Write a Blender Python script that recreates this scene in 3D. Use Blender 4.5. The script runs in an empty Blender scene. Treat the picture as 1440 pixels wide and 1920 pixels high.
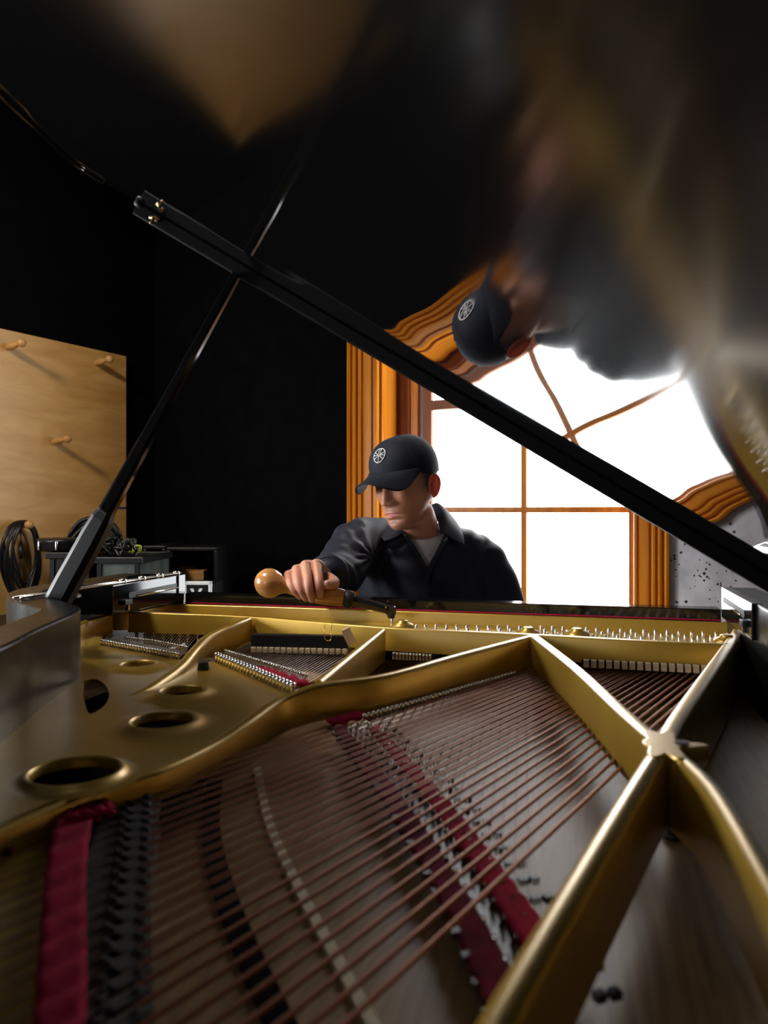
import bpy, bmesh, math, random
import numpy as np
from mathutils import Vector, Matrix, noise
random.seed(7)
SC = bpy.context.scene
COL = SC.collection

# ------------------------------------------------------------------ camera
TH = math.radians(14.65)          # the camera is turned left of the piano's long axis
ST, CT = math.sin(TH), math.cos(TH)
F = 1440.0                        # focal length in pixels of the 1440x1920 frame
CZ = 1.18                         # lens height
K = 0.93
cam_d = bpy.data.cameras.new('camera')
cam_d.sensor_fit = 'HORIZONTAL'; cam_d.sensor_width = 24.0; cam_d.lens = 24.0
cam_d.clip_start = 0.02
cam_d.dof.use_dof = True; cam_d.dof.focus_distance = 2.0; cam_d.dof.aperture_fstop = 4.2
cam = bpy.data.objects.new('camera', cam_d); COL.objects.link(cam)
cam.location = (0, 0, CZ); cam.rotation_euler = (math.radians(90), 0, TH)
SC.camera = cam
# ------------------------------------------------------------------ world, exposure
w = bpy.data.worlds.new('sky'); SC.world = w; w.use_nodes = True
w.node_tree.nodes['Background'].inputs[0].default_value = (0.82, 0.9, 1.0, 1)
w.node_tree.nodes['Background'].inputs[1].default_value = 1.0
SC.view_settings.view_transform = 'Standard'; SC.view_settings.look = 'None'
SC.view_settings.gamma = 1.0; SC.view_settings.use_curve_mapping = False
SC.view_settings.exposure = 0.0
WINDOW_LIGHT = 8.0                # luminance of the frosted panes
REAR_FILL = 2.2                  # panes of the fill window added behind the lens
SIDE_LIGHT = 32.0                 # the panes of the window beside the lens
SPOT_BOARD, SPOT_BENCH = 260.0, 190.0   # the two heads of the ceiling track light, in watts

# ------------------------------------------------------------------ pixel and frame helpers
def cw(lat, d, z):                # camera frame (right, forward, up from the lens) -> world
    return Vector((lat*CT - d*ST, lat*ST + d*CT, z + CZ))
def px(x, y, z):                  # the point of pixel (x, y) on the level z below the lens
    d = -z*F/(y-960.0)
    return cw((x-720.0)/F*d, d, z)
def pd(x, y, d):                  # the point of pixel (x, y) at depth d
    return cw((x-720.0)/F*d, d, -(y-960.0)/F*d)
RA = math.radians(15.35)          # the room is turned against the piano
E1 = Vector((math.cos(RA), -math.sin(RA), 0)); E2 = Vector((math.sin(RA), math.cos(RA), 0))
def rm(a, b, z):                  # room frame (along window wall, towards it, up from floor)
    return E1*a + E2*b + Vector((0, 0, z))
def pw2(x, y, b):                 # pixel on the plane parallel to the window wall at b
    dr = cw((x-720.0)/F, 1.0, -(y-960.0)/F) - Vector((0, 0, CZ))
    t = b/dr.dot(E2); p = dr*t
    return p.dot(E1), p.z + CZ
def pw1(x, y, a):                 # pixel on the plane parallel to the left wall at a
    dr = cw((x-720.0)/F, 1.0, -(y-960.0)/F) - Vector((0, 0, CZ))
    t = a/dr.dot(E1); p = dr*t
    return p.dot(E2), p.z + CZ

# ------------------------------------------------------------------ materials
def mat(name, color, rough=0.5, metal=0.0, spec=0.5, coat=0.0, sheen=0.0, emit=None, emit_s=0.0, sss=0.0):
    m = bpy.data.materials.new(name); m.use_nodes = True
    b = m.node_tree.nodes['Principled BSDF']
    b.inputs['Base Color'].default_value = (*color, 1)
    b.inputs['Roughness'].default_value = rough
    b.inputs['Metallic'].default_value = metal
    b.inputs['Specular IOR Level'].default_value = spec
    b.inputs['Coat Weight'].default_value = coat
    b.inputs['Coat Roughness'].default_value = 0.05
    b.inputs['Sheen Weight'].default_value = sheen
    if emit:
        b.inputs['Emission Color'].default_value = (*emit, 1); b.inputs['Emission Strength'].default_value = emit_s
    if sss:
        b.inputs['Subsurface Weight'].default_value = sss
        b.inputs['Subsurface Radius'].default_value = (1.0, 0.28, 0.14); b.inputs['Subsurface Scale'].default_value = 0.010
    return m
def nt(m):
    return m.node_tree, m.node_tree.nodes['Principled BSDF']
def noisy(m, c1, c2, scale=(1, 1, 1), nscale=8.0, detail=6.0, rough=None, bump=0.0, lo=0.35, hi=0.65, dist=0.0, rot=(0, 0, 0)):
    t, b = nt(m); N = t.nodes; L = t.links
    tc = N.new('ShaderNodeTexCoord'); mp = N.new('ShaderNodeMapping')
    mp.inputs['Scale'].default_value = scale; mp.inputs['Rotation'].default_value = rot
    nz = N.new('ShaderNodeTexNoise'); nz.inputs['Scale'].default_value = nscale; nz.inputs['Detail'].default_value = detail
    nz.inputs['Distortion'].default_value = dist
    cr = N.new('ShaderNodeValToRGB')
    cr.color_ramp.elements[0].position = lo; cr.color_ramp.elements[0].color = (*c1, 1)
    cr.color_ramp.elements[1].position = hi; cr.color_ramp.elements[1].color = (*c2, 1)
    L.new(tc.outputs['Object'], mp.inputs['Vector']); L.new(mp.outputs[0], nz.inputs['Vector'])
    L.new(nz.outputs['Fac'], cr.inputs[0]); L.new(cr.outputs[0], b.inputs['Base Color'])
    if rough:
        mr = N.new('ShaderNodeMapRange'); mr.inputs[3].default_value = rough[0]; mr.inputs[4].default_value = rough[1]
        L.new(nz.outputs['Fac'], mr.inputs[0]); L.new(mr.outputs[0], b.inputs['Roughness'])
    if bump:
        bp = N.new('ShaderNodeBump'); bp.inputs['Strength'].default_value = bump; bp.inputs['Distance'].default_value = 0.002
        L.new(nz.outputs['Fac'], bp.inputs['Height']); L.new(bp.outputs[0], b.inputs['Normal'])
    return m
M = {}
M['lacquer'] = mat('black_lacquer', (0.004, 0.004, 0.0045), 0.09, spec=0.5)
def lid_material():
    m = mat('lid_lacquer', (0.004, 0.004, 0.0045), 0.07); t, b = nt(m); N = t.nodes; L = t.links
    tc = N.new('ShaderNodeTexCoord'); nz = N.new('ShaderNodeTexNoise'); nz.inputs['Scale'].default_value = 3.2; nz.inputs['Detail'].default_value = 1.0
    n2 = N.new('ShaderNodeTexNoise'); n2.inputs['Scale'].default_value = 90.0; n2.inputs['Detail'].default_value = 3.0
    mp = N.new('ShaderNodeMapping'); mp.inputs['Scale'].default_value = (1.0, 0.5, 1.0)
    bp = N.new('ShaderNodeBump'); bp.inputs['Strength'].default_value = 0.35; bp.inputs['Distance'].default_value = 0.012
    mr = N.new('ShaderNodeMapRange'); mr.inputs[1].default_value = 0.3; mr.inputs[2].default_value = 0.75; mr.inputs[3].default_value = 0.008; mr.inputs[4].default_value = 0.035
    L.new(tc.outputs['Object'], mp.inputs[0]); L.new(mp.outputs[0], nz.inputs['Vector']); L.new(tc.outputs['Object'], n2.inputs['Vector'])
    L.new(nz.outputs['Fac'], bp.inputs['Height']); L.new(bp.outputs[0], b.inputs['Normal'])
    # polished towards the front edge, hazed by fine wiping marks towards the tail
    sp = N.new('ShaderNodeSeparateXYZ'); hz = N.new('ShaderNodeMapRange'); hz.interpolation_type = 'SMOOTHSTEP'
    hz.inputs[1].default_value = 0.18; hz.inputs[2].default_value = 0.46; hz.inputs[3].default_value = 0.105; hz.inputs[4].default_value = 0.0
    ad = N.new('ShaderNodeMath'); ad.operation = 'ADD'
    L.new(tc.outputs['Object'], sp.inputs[0]); L.new(sp.outputs[1], hz.inputs[0])
    L.new(nz.outputs['Fac'], mr.inputs[0]); L.new(mr.outputs[0], ad.inputs[0]); L.new(hz.outputs[0], ad.inputs[1]); L.new(ad.outputs[0], b.inputs['Roughness'])
    return m
M['lid'] = lid_material()
M['rail_black'] = mat('worn_black_rail', (0.004, 0.004, 0.0045), 0.5, spec=0.06)
M['satin_black'] = mat('satin_black', (0.006, 0.006, 0.0065), 0.36, spec=0.35)
M['rim_inner'] = noisy(mat('rim_lacquer', (0.01, 0.0105, 0.009), 0.28, spec=0.15), (0.006, 0.0065, 0.0055), (0.014, 0.0145, 0.012), nscale=5.0, rough=(0.2, 0.36))
M['gold'] = noisy(mat('gold_plate_paint', (0.48, 0.31, 0.065), 0.36, metal=0.6, coat=0.9), (0.44, 0.26, 0.022), (0.56, 0.35, 0.04), nscale=6.0, rough=(0.34, 0.46), bump=0.04)
M['gold'].node_tree.nodes['Principled BSDF'].inputs['Coat Roughness'].default_value = 0.28
M['soundboard'] = noisy(mat('soundboard_spruce', (0.36, 0.215, 0.095), 0.42, spec=0.32), (0.27, 0.155, 0.062), (0.43, 0.275, 0.125), scale=(60, 3, 3), nscale=2.0, rough=(0.33, 0.46), bump=0.08, rot=(0, 0, math.radians(-35)))
M['maple'] = noisy(mat('bridge_maple', (0.22, 0.11, 0.05), 0.4), (0.15, 0.07, 0.03), (0.26, 0.14, 0.07), scale=(3, 30, 3), nscale=3.0)
M['dark_wood'] = noisy(mat('dark_walnut', (0.05, 0.025, 0.014), 0.35), (0.035, 0.018, 0.01), (0.075, 0.036, 0.018), scale=(30, 3, 3), nscale=2.0)
M['copper'] = mat('copper_wound_string', (0.27, 0.092, 0.045), 0.42, metal=0.7)
def winding(m):
    t, b = nt(m); N = t.nodes; L = t.links
    tc = N.new('ShaderNodeTexCoord'); wv = N.new('ShaderNodeTexWave'); wv.wave_type = 'BANDS'; wv.bands_direction = 'Z'
    wv.inputs['Scale'].default_value = 120.0
    bp = N.new('ShaderNodeBump'); bp.inputs['Strength'].default_value = 0.25; bp.inputs['Distance'].default_value = 0.0006
    L.new(tc.outputs['Object'], wv.inputs['Vector']); L.new(wv.outputs['Fac'], bp.inputs['Height']); L.new(bp.outputs[0], b.inputs['Normal'])
winding(M['copper'])
M['steel'] = mat('string_steel', (0.42, 0.36, 0.31), 0.32, metal=1.0)
M['nickel'] = mat('nickel_pin', (0.72, 0.69, 0.63), 0.22, metal=1.0)
M['brass'] = mat('brass', (0.62, 0.36, 0.11), 0.25, metal=1.0)
M['dull_brass'] = mat('dull_brass', (0.42, 0.28, 0.14), 0.45, metal=0.9)
M['bluesteel'] = mat('dark_steel', (0.06, 0.06, 0.065), 0.25, metal=0.8)
M['red_felt'] = noisy(mat('red_felt', (0.42, 0.011, 0.05), 0.95, spec=0.2), (0.32, 0.008, 0.036), (0.5, 0.016, 0.064), nscale=60.0, bump=0.5)
M['maroon_felt'] = noisy(mat('maroon_felt', (0.14, 0.004, 0.02), 0.95, spec=0.2), (0.1, 0.003, 0.014), (0.18, 0.006, 0.03), nscale=60.0)
M['cream'] = noisy(mat('cream_felt', (0.62, 0.5, 0.35), 0.9), (0.54, 0.42, 0.28), (0.7, 0.57, 0.41), nscale=40.0)
M['pale_inlay'] = mat('pale_inlay', (0.85, 0.72, 0.5), 0.6)
M['graphite'] = noisy(mat('graphite_bridge', (0.05, 0.05, 0.05), 0.45), (0.025, 0.025, 0.026), (0.09, 0.09, 0.088), nscale=70.0, bump=0.3)
M['dull_black'] = mat('shade_and_rail_black', (0.006, 0.0055, 0.005), 0.95, spec=0.05)  # matte black for the painted shade pieces and the bass damper rail
M['rubber'] = mat('black_rubber', (0.01, 0.01, 0.01), 0.55)
def casing_material(name, c1, c2, rough=0.3):
    return noisy(mat(name, c1, rough, spec=0.16), c1, c2, scale=(14, 14, 0.7), nscale=3.0, detail=8.0, rough=(rough-0.06, rough+0.1), bump=0.06, lo=0.3, hi=0.7, dist=0.6)
M['casing'] = casing_material('varnished_fir', (0.45, 0.13, 0.006), (0.68, 0.25, 0.018))
M['casing_brown'] = casing_material('brown_stained_fir', (0.2, 0.062, 0.02), (0.34, 0.12, 0.045), 0.4)
M['ply'] = noisy(mat('birch_plywood', (0.6, 0.34, 0.1), 0.34, coat=0.25), (0.53, 0.28, 0.07), (0.68, 0.41, 0.135), scale=(2.2, 2.2, 9.0), nscale=1.6, detail=9.0, rough=(0.3, 0.42), lo=0.3, hi=0.7, dist=0.9)
M['peg'] = noisy(mat('turned_maple', (0.5, 0.27, 0.09), 0.35), (0.43, 0.22, 0.07), (0.57, 0.32, 0.11), nscale=20.0)
M['wedge_wood'] = noisy(mat('pale_beech', (0.62, 0.42, 0.27), 0.5), (0.56, 0.37, 0.23), (0.68, 0.48, 0.32), scale=(20, 3, 3), nscale=6.0)
def lever_wood():
    m = mat('olive_wood', (0.5, 0.23, 0.07), 0.24, coat=0.5)
    return noisy(m, (0.38, 0.15, 0.035), (0.6, 0.3, 0.1), scale=(5, 5, 40), nscale=1.6, detail=6.0, lo=0.3, hi=0.7, dist=1.5)
M['lever_wood'] = lever_wood()
M['wall_black'] = noisy(mat('black_wall_paint', (0.0015, 0.0016, 0.002), 0.9, spec=0.05), (0.0011, 0.0012, 0.0015), (0.002, 0.0021, 0.0028), nscale=14.0)
def concrete_material():
    m = noisy(mat('board_formed_concrete', (0.5, 0.48, 0.5), 0.85), (0.4, 0.38, 0.4), (0.68, 0.65, 0.68), nscale=7.0, detail=10.0, bump=0.25)
    t, b = nt(m); N = t.nodes; L = t.links
    tc = N.new('ShaderNodeTexCoord'); vo = N.new('ShaderNodeTexVoronoi'); vo.inputs['Scale'].default_value = 55.0; vo.inputs['Randomness'].default_value = 1.0
    n2 = N.new('ShaderNodeTexNoise'); n2.inputs['Scale'].default_value = 9.0
    mr = N.new('ShaderNodeMapRange'); mr.inputs[1].default_value = 0.42; mr.inputs[2].default_value = 0.72; mr.inputs[3].default_value = 0.0; mr.inputs[4].default_value = 0.36
    lt = N.new('ShaderNodeMath'); lt.operation = 'LESS_THAN'
    mx = N.new('ShaderNodeMixRGB'); mx.inputs[2].default_value = (0.03, 0.028, 0.028, 1)
    src = b.inputs['Base Color'].links[0].from_socket
    L.new(tc.outputs['Object'], vo.inputs['Vector']); L.new(tc.outputs['Object'], n2.inputs['Vector'])
    L.new(n2.outputs['Fac'], mr.inputs[0]); L.new(vo.outputs['Distance'], lt.inputs[0]); L.new(mr.outputs[0], lt.inputs[1])
    L.new(lt.outputs[0], mx.inputs[0]); L.new(src, mx.inputs[1]); L.new(mx.outputs[0], b.inputs['Base Color'])
    return m
M['concrete'] = concrete_material()
M['floor'] = noisy(mat('dark_floorboards', (0.06, 0.04, 0.028), 0.45), (0.045, 0.028, 0.018), (0.085, 0.055, 0.035), scale=(2, 20, 2), nscale=2.0)
M['ceiling'] = mat('dark_ceiling', (0.02, 0.02, 0.022), 0.8)
M['pane'] = mat('frosted_pane', (0.85, 0.88, 0.9), 0.5, emit=(0.93, 0.97, 1.0), emit_s=WINDOW_LIGHT)
M['cable'] = mat('black_cable', (0.005, 0.005, 0.005), 0.36, spec=0.35)
M['bin_black'] = mat('black_plastic', (0.005, 0.005, 0.0055), 0.36, spec=0.25)
M['bin_grey'] = noisy(mat('smoky_plastic', (0.05, 0.06, 0.056), 0.3), (0.028, 0.035, 0.033), (0.075, 0.09, 0.083), nscale=9.0)
M['chrome'] = mat('chrome', (0.75, 0.75, 0.76), 0.12, metal=1.0)
M['cardboard'] = noisy(mat('cardboard', (0.36, 0.17, 0.05), 0.85), (0.32, 0.15, 0.045), (0.4, 0.2, 0.06), scale=(1, 1, 20), nscale=5.0)
M['white_plastic'] = mat('white_plastic', (0.7, 0.71, 0.72), 0.4)
M['blue'] = mat('blue_tape', (0.03, 0.03, 0.2), 0.6)
M['green'] = mat('lime_cord', (0.35, 0.42, 0.04), 0.5)
M['orange'] = mat('orange_cord', (0.55, 0.09, 0.015), 0.5)
M['navy'] = noisy(mat('navy_twill', (0.008, 0.009, 0.016), 0.6, spec=0.32), (0.0065, 0.0075, 0.0155), (0.012, 0.0135, 0.026), nscale=240.0, bump=0.15)
M['cap_navy'] = noisy(mat('navy_cotton', (0.012, 0.014, 0.024), 0.75, spec=0.25), (0.006, 0.0078, 0.0145), (0.0095, 0.0115, 0.021), nscale=300.0, bump=0.2)
M['tee'] = noisy(mat('pale_cotton', (0.62, 0.58, 0.6), 0.85), (0.56, 0.52, 0.54), (0.66, 0.62, 0.64), nscale=120.0, bump=0.1)
M['thread'] = mat('white_embroidery', (0.75, 0.73, 0.76), 0.6)
M['hair'] = noisy(mat('short_black_hair', (0.018, 0.013, 0.011), 0.6), (0.012, 0.009, 0.008), (0.03, 0.022, 0.018), nscale=300.0, bump=0.5)
def skin_material():
    m = mat('skin', (0.5, 0.24, 0.15), 0.5, sss=0.3); t, b = nt(m); N = t.nodes; L = t.links
    at = N.new('ShaderNodeAttribute'); at.attribute_name = 'pigment'
    tc = N.new('ShaderNodeTexCoord'); nz = N.new('ShaderNodeTexNoise'); nz.inputs['Scale'].default_value = 160.0
    mx = N.new('ShaderNodeMixRGB'); mx.blend_type = 'MULTIPLY'; mx.inputs[0].default_value = 0.25
    bp = N.new('ShaderNodeBump'); bp.inputs['Strength'].default_value = 0.3; bp.inputs['Distance'].default_value = 0.001
    L.new(tc.outputs['Object'], nz.inputs['Vector']); L.new(at.outputs['Color'], mx.inputs[1]); L.new(nz.outputs['Color'], mx.inputs[2])
    L.new(mx.outputs[0], b.inputs['Base Color']); L.new(nz.outputs['Fac'], bp.inputs['Height']); L.new(bp.outputs[0], b.inputs['Normal'])
    return m
M['skin'] = skin_material()
M['nail'] = mat('fingernail', (0.62, 0.36, 0.28), 0.25)
M['lamp_shade'] = mat('opal_lamp_glass', (0.9, 0.88, 0.84), 0.4, emit=(1.0, 0.87, 0.7), emit_s=3.0)

# ------------------------------------------------------------------ objects
def link(name, me, m, parent=None, smooth=False, bevel=0.0, label=None, cat=None, group=None, kind=None):
    if m is not None and not me.materials: me.materials.append(m)
    o = bpy.data.objects.new(name, me); COL.objects.link(o); o.parent = parent
    if smooth:
        me.polygons.foreach_set('use_smooth', [True]*len(me.polygons))
    if bevel:
        bv = o.modifiers.new('bevel', 'BEVEL'); bv.width = bevel; bv.segments = 2; bv.limit_method = 'ANGLE'
    tag(o, label, cat, group, kind)
    return o
def tag(o, label=None, cat=None, group=None, kind=None):
    if label: o['label'] = label
    if cat: o['category'] = cat
    if group: o['group'] = group
    if kind: o['kind'] = kind
    return o
def mesh(name, verts, faces):
    me = bpy.data.meshes.new(name); me.from_pydata([tuple(v) for v in verts], [], faces); me.update(); return me
def fix(me):
    bm = bmesh.new(); bm.from_mesh(me); bmesh.ops.recalc_face_normals(bm, faces=bm.faces); bm.to_mesh(me); bm.free(); return me
class MB:
    """collects shapes into one mesh"""
    def __init__(s): s.v = []; s.f = []
    def add(s, v, f):
        n = len(s.v); s.v += [Vector(p) for p in v]; s.f += [tuple(i+n for i in q) for q in f]; return s
    def hexa(s, p):               # eight corners: bottom four, then top four
        return s.add(p, [(3, 2, 1, 0), (4, 5, 6, 7), (0, 1, 5, 4), (1, 2, 6, 5), (2, 3, 7, 6), (3, 0, 4, 7)])
    def box(s, o, ax, ay, az):    # corner plus three edge vectors
        o, ax, ay, az = Vector(o), Vector(ax), Vector(ay), Vector(az)
        return s.hexa([o, o+ax, o+ax+ay, o+ay, o+az, o+ax+az, o+ax+ay+az, o+ay+az])
    def rail(s, pts, th, zb, r=0.004, close=False):   # wall along pts (top points) of thickness th down to level zb, rounded top
        pts = [Vector(p) for p in pts]; n = len(pts); rings = []
        for i, p in enumerate(pts):
            a = pts[max(i-1, 0)]; b = pts[min(i+1, n-1)]
            d = (b-a); d.z = 0; d.normalize(); nr = Vector((-d.y, d.x, 0)); h = th/2
            zbi = zb[i] if isinstance(zb, (list, tuple)) else zb
            prof = [(-h, zbi-p.z), (-h, -r), (-h+r*0.3, -r*0.3), (-h+r, 0), (h-r, 0), (h-r*0.3, -r*0.3), (h, -r), (h, zbi-p.z)]
            rings.append([p + nr*x + Vector((0, 0, z)) for x, z in prof])
        m = 8; f = []
        for i in range(n-1):
            for j in range(m):
                k = (j+1) % m
                f.append((i*m+j, i*m+k, (i+1)*m+k, (i+1)*m+j))
        f.append(tuple(range(m-1, -1, -1))); f.append(tuple((n-1)*m+j for j in range(m)))
        return s.add([q for g in rings for q in g], f)
    def tube(s, pts, rad, seg=8, closed=False, cap=True):
        pts = [Vector(p) for p in pts]; n = len(pts)
        rad = rad if isinstance(rad, (list, tuple)) else [rad]*n
        v = []; f = []; up = None
        for i, p in enumerate(pts):
            if closed: a, b = pts[i-1], pts[(i+1) % n]
            else: a, b = pts[max(i-1, 0)], pts[min(i+1, n-1)]
            t = (b-a).normalized()
            if up is None:
                up = t.orthogonal().normalized()
            up = (up - t*up.dot(t))
            up = up.normalized() if up.length > 1e-6 else t.orthogonal().normalized()
            sd = t.cross(up)
            for j in range(seg):
                an = 2*math.pi*j/seg
                v.append(p + (up*math.cos(an) + sd*math.sin(an))*rad[i])
        m = n if closed else n-1
        for i in range(m):
            i2 = (i+1) % n
            for j in range(seg):
                k = (j+1) % seg
                f.append((i*seg+j, i*seg+k, i2*seg+k, i2*seg+j))
        if not closed and cap:
            f.append(tuple(range(seg-1, -1, -1))); f.append(tuple((n-1)*seg+j for j in range(seg)))
        return s.add(v, f)
    def lathe(s, p, axis, prof, seg=20):   # prof: (distance along axis, radius)
        p = Vector(p); ax = Vector(axis).normalized()
        return s.tube_prof(p, ax, prof, seg)
    def tube_prof(s, p, ax, prof, seg):
        u = ax.orthogonal().normalized(); w_ = ax.cross(u); v = []; f = []
        for t, r in prof:
            for j in range(seg):
                an = 2*math.pi*j/seg
                v.append(p + ax*t + (u*math.cos(an) + w_*math.sin(an))*max(r, 1e-5))
        n = len(prof)
        for i in range(n-1):
            for j in range(seg):
                k = (j+1) % seg
                f.append((i*seg+j, i*seg+k, (i+1)*seg+k, (i+1)*seg+j))
        f.append(tuple(range(seg-1, -1, -1))); f.append(tuple((n-1)*seg+j for j in range(seg)))
        return s.add(v, f)
    def ribbon(s, pts, wid, th, axis=None):   # flat band lying along pts, top at pts
        pts = [Vector(p) for p in pts]; n = len(pts); v = []; f = []
        wid = wid if isinstance(wid, (list, tuple)) else [wid]*n
        for i, p in enumerate(pts):
            d = pts[min(i+1, n-1)] - pts[max(i-1, 0)]; d.z = 0; d.normalize(); nr = Vector((-d.y, d.x, 0))*wid[i]/2
            v += [p-nr, p+nr, p+nr-Vector((0, 0, th)), p-nr-Vector((0, 0, th))]
        for i in range(n-1):
            for j in range(4):
                k = (j+1) % 4
                f.append((i*4+j, i*4+k, (i+1)*4+k, (i+1)*4+j))
        f.append((3, 2, 1, 0)); f.append(tuple((n-1)*4+j for j in range(4)))
        return s.add(v, f)
    def prism(s, poly, z0, z1):
        n = len(poly)
        v = [Vector((p[0], p[1], z0)) for p in poly] + [Vector((p[0], p[1], z1)) for p in poly]
        f = [tuple(range(n-1, -1, -1)), tuple(range(n, 2*n))] + [(i, (i+1) % n, n+(i+1) % n, n+i) for i in range(n)]
        return s.add(v, f)
    def mesh(s, name): return fix(mesh(name, s.v, s.f))
    def build(s, name, m, parent=None, **k): return link(name, s.mesh(name), m, parent, **k)
def empty(name, loc=(0, 0, 0), parent=None, **k):
    o = bpy.data.objects.new(name, None); COL.objects.link(o); o.location = loc; o.parent = parent
    o.empty_display_size = 0.05
    return tag(o, **k)
def spline(pts, per=8):
    pts = [Vector(p) for p in pts]; out = []; n = len(pts)
    for i in range(n-1):
        p0, p1, p2, p3 = pts[max(i-1, 0)], pts[i], pts[i+1], pts[min(i+2, n-1)]
        for j in range(per):
            t = j/per
            out.append(0.5*((2*p1) + (p2-p0)*t + (2*p0-5*p1+4*p2-p3)*t*t + (3*p1-p0-3*p2+p3)*t**3))
    out.append(pts[-1]); return out
def lerp(a, b, t): return a + (b-a)*t
def along(pts, t):                # point at share t of a polyline's length
    pts = [Vector(p) for p in pts]; L = [(pts[i+1]-pts[i]).length for i in range(len(pts)-1)]; s = t*sum(L)
    for i, l in enumerate(L):
        if s <= l or i == len(L)-1: return pts[i].lerp(pts[i+1], s/l)
        s -= l
UNIT_ROD = {}
def rod(name, a, b, r, m, parent, seg=6, **k):    # a straight bar of shared mesh data, scaled to length
    key = (m.name, seg)
    if key not in UNIT_ROD:
        UNIT_ROD[key] = MB().tube_prof(Vector((0, 0, 0)), Vector((0, 0, 1)), [(0, 1), (1, 1)], seg).mesh('rod_'+m.name)
        UNIT_ROD[key].materials.append(m); UNIT_ROD[key].polygons.foreach_set('use_smooth', [len(p.vertices) == 4 for p in UNIT_ROD[key].polygons])
    a, b = Vector(a), Vector(b); o = bpy.data.objects.new(name, UNIT_ROD[key]); COL.objects.link(o); o.parent = parent
    o.location = a; o.rotation_mode = 'QUATERNION'; o.rotation_quaternion = (b-a).to_track_quat('Z', 'Y'); o.scale = (r, r, (b-a).length)
    return tag(o, **k)
def copy_mesh(name, me, parent, mw):
    o = bpy.data.objects.new(name, me); COL.objects.link(o); o.parent = parent; o.matrix_local = mw; return o
# ================================================================== the room
WB = 2.93          # window wall, distance from the lens along E2
WA = -3.10         # left wall
RB, RR, RH = -3.2, 2.6, 3.1
def slab(name, corners, th, m, **k):   # four wall points, thickened away along th
    p = [Vector(c) for c in corners]; t = Vector(th)
    return MB().hexa([p[0]+t, p[1]+t, p[2]+t, p[3]+t] + p).build(name, m, kind='structure', **k)
slab('floor', [rm(WA-.2, RB-.2, 0), rm(RR+.2, RB-.2, 0), rm(RR+.2, WB+.3, 0), rm(WA-.2, WB+.3, 0)], (0, 0, -.1), M['floor'])
slab('ceiling', [rm(WA-.2, RB-.2, RH), rm(RR+.2, RB-.2, RH), rm(RR+.2, WB+.3, RH), rm(WA-.2, WB+.3, RH)], (0, 0, .1), M['ceiling'])
slab('wall_left', [rm(WA, RB, 0), rm(WA, WB+.2, 0), rm(WA, WB+.2, RH), rm(WA, RB, RH)], -E1*.15, M['wall_black'])
slab('wall_right', [rm(RR, RB, 0), rm(RR, WB+.2, 0), rm(RR, WB+.2, RH), rm(RR, RB, RH)], E1*.15, M['concrete'])
slab('wall_rear', [rm(WA, RB, 0), rm(RR, RB, 0), rm(RR, RB, RH), rm(WA, RB, RH)], -E2*.15, M['wall_black'])
# window opening in the far wall
a_l = pw2(657, 960, WB)[0]; a_l2 = pw2(712, 960, WB)[0]
a_r2 = pw2(1190, 960, WB)[0]; a_r = pw2(1257, 960, WB)[0]
WZ0, WZ1 = 0.55, 2.62
TW = 0.26
def wall_piece(name, a0, a1, z0, z1, m):
    return MB().box(rm(a0, WB, z0), E1*(a1-a0), E2*TW, (0, 0, z1-z0)).build(name, m, kind='structure')
far = wall_piece('wall_far', WA, a_l2, 0, RH, M['wall_black'])
mb = MB().box(rm(a_r2, WB, 0), E1*(RR-a_r2), E2*TW, (0, 0, RH))
mb.build('wall_far_concrete', M['concrete'], kind='structure')
wall_piece('wall_far_below_window', a_l2, a_r2, 0, WZ0, M['concrete'])
wall_piece('wall_far_above_window', a_l2, a_r2, WZ1, RH, M['wall_black'])
win = empty('window_1', rm((a_l2+a_r2)/2, WB, WZ0), kind='structure')
WO = win.location.copy()
def wpart(mb_, name, m, **k):
    o = mb_.build(name, m, win, **k); o.location = -WO; return o
def casing_profile(a0, a1, z0, z1, flip):
    # fluted board: outer bead, ribs, wide flat, inner bead
    W_ = a1-a0
    q = [(0, .0), (0, .030), (.06, .036), (.12, .030), (.14, .018), (.17, .018), (.20, .030), (.25, .034), (.30, .030), (.32, .016), (.35, .016),
         (.38, .028), (.43, .031), (.48, .028), (.50, .016), (.53, .016), (.56, .026), (.62, .028), (.82, .028), (.85, .018), (.87, .018), (.90, .026), (.97, .026), (1, .020), (1, 0)]
    if flip: q = [(1-x, y) for x, y in q][::-1]
    v = []; n = len(q)
    for z in (z0, z1):
        v += [rm(a0 + x*W_, WB - y, z) for x, y in q]
    f = [(i, (i+1) % n, n+(i+1) % n, n+i) for i in range(n)] + [tuple(range(n-1, -1, -1)), tuple(range(n, 2*n))]
    return MB().add(v, f)
wpart(casing_profile(a_l, a_l2, WZ0-.1, WZ1+.14, False), 'casing', M['casing'])
wpart(casing_profile(a_r2, a_r, WZ0-.1, WZ1+.14, True), 'casing', M['casing'])
wpart(MB().box(rm(a_l2, WB-.028, WZ1), E1*(a_r2-a_l2), E2*.028, (0, 0, .14)), 'casing', M['casing'])
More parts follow.
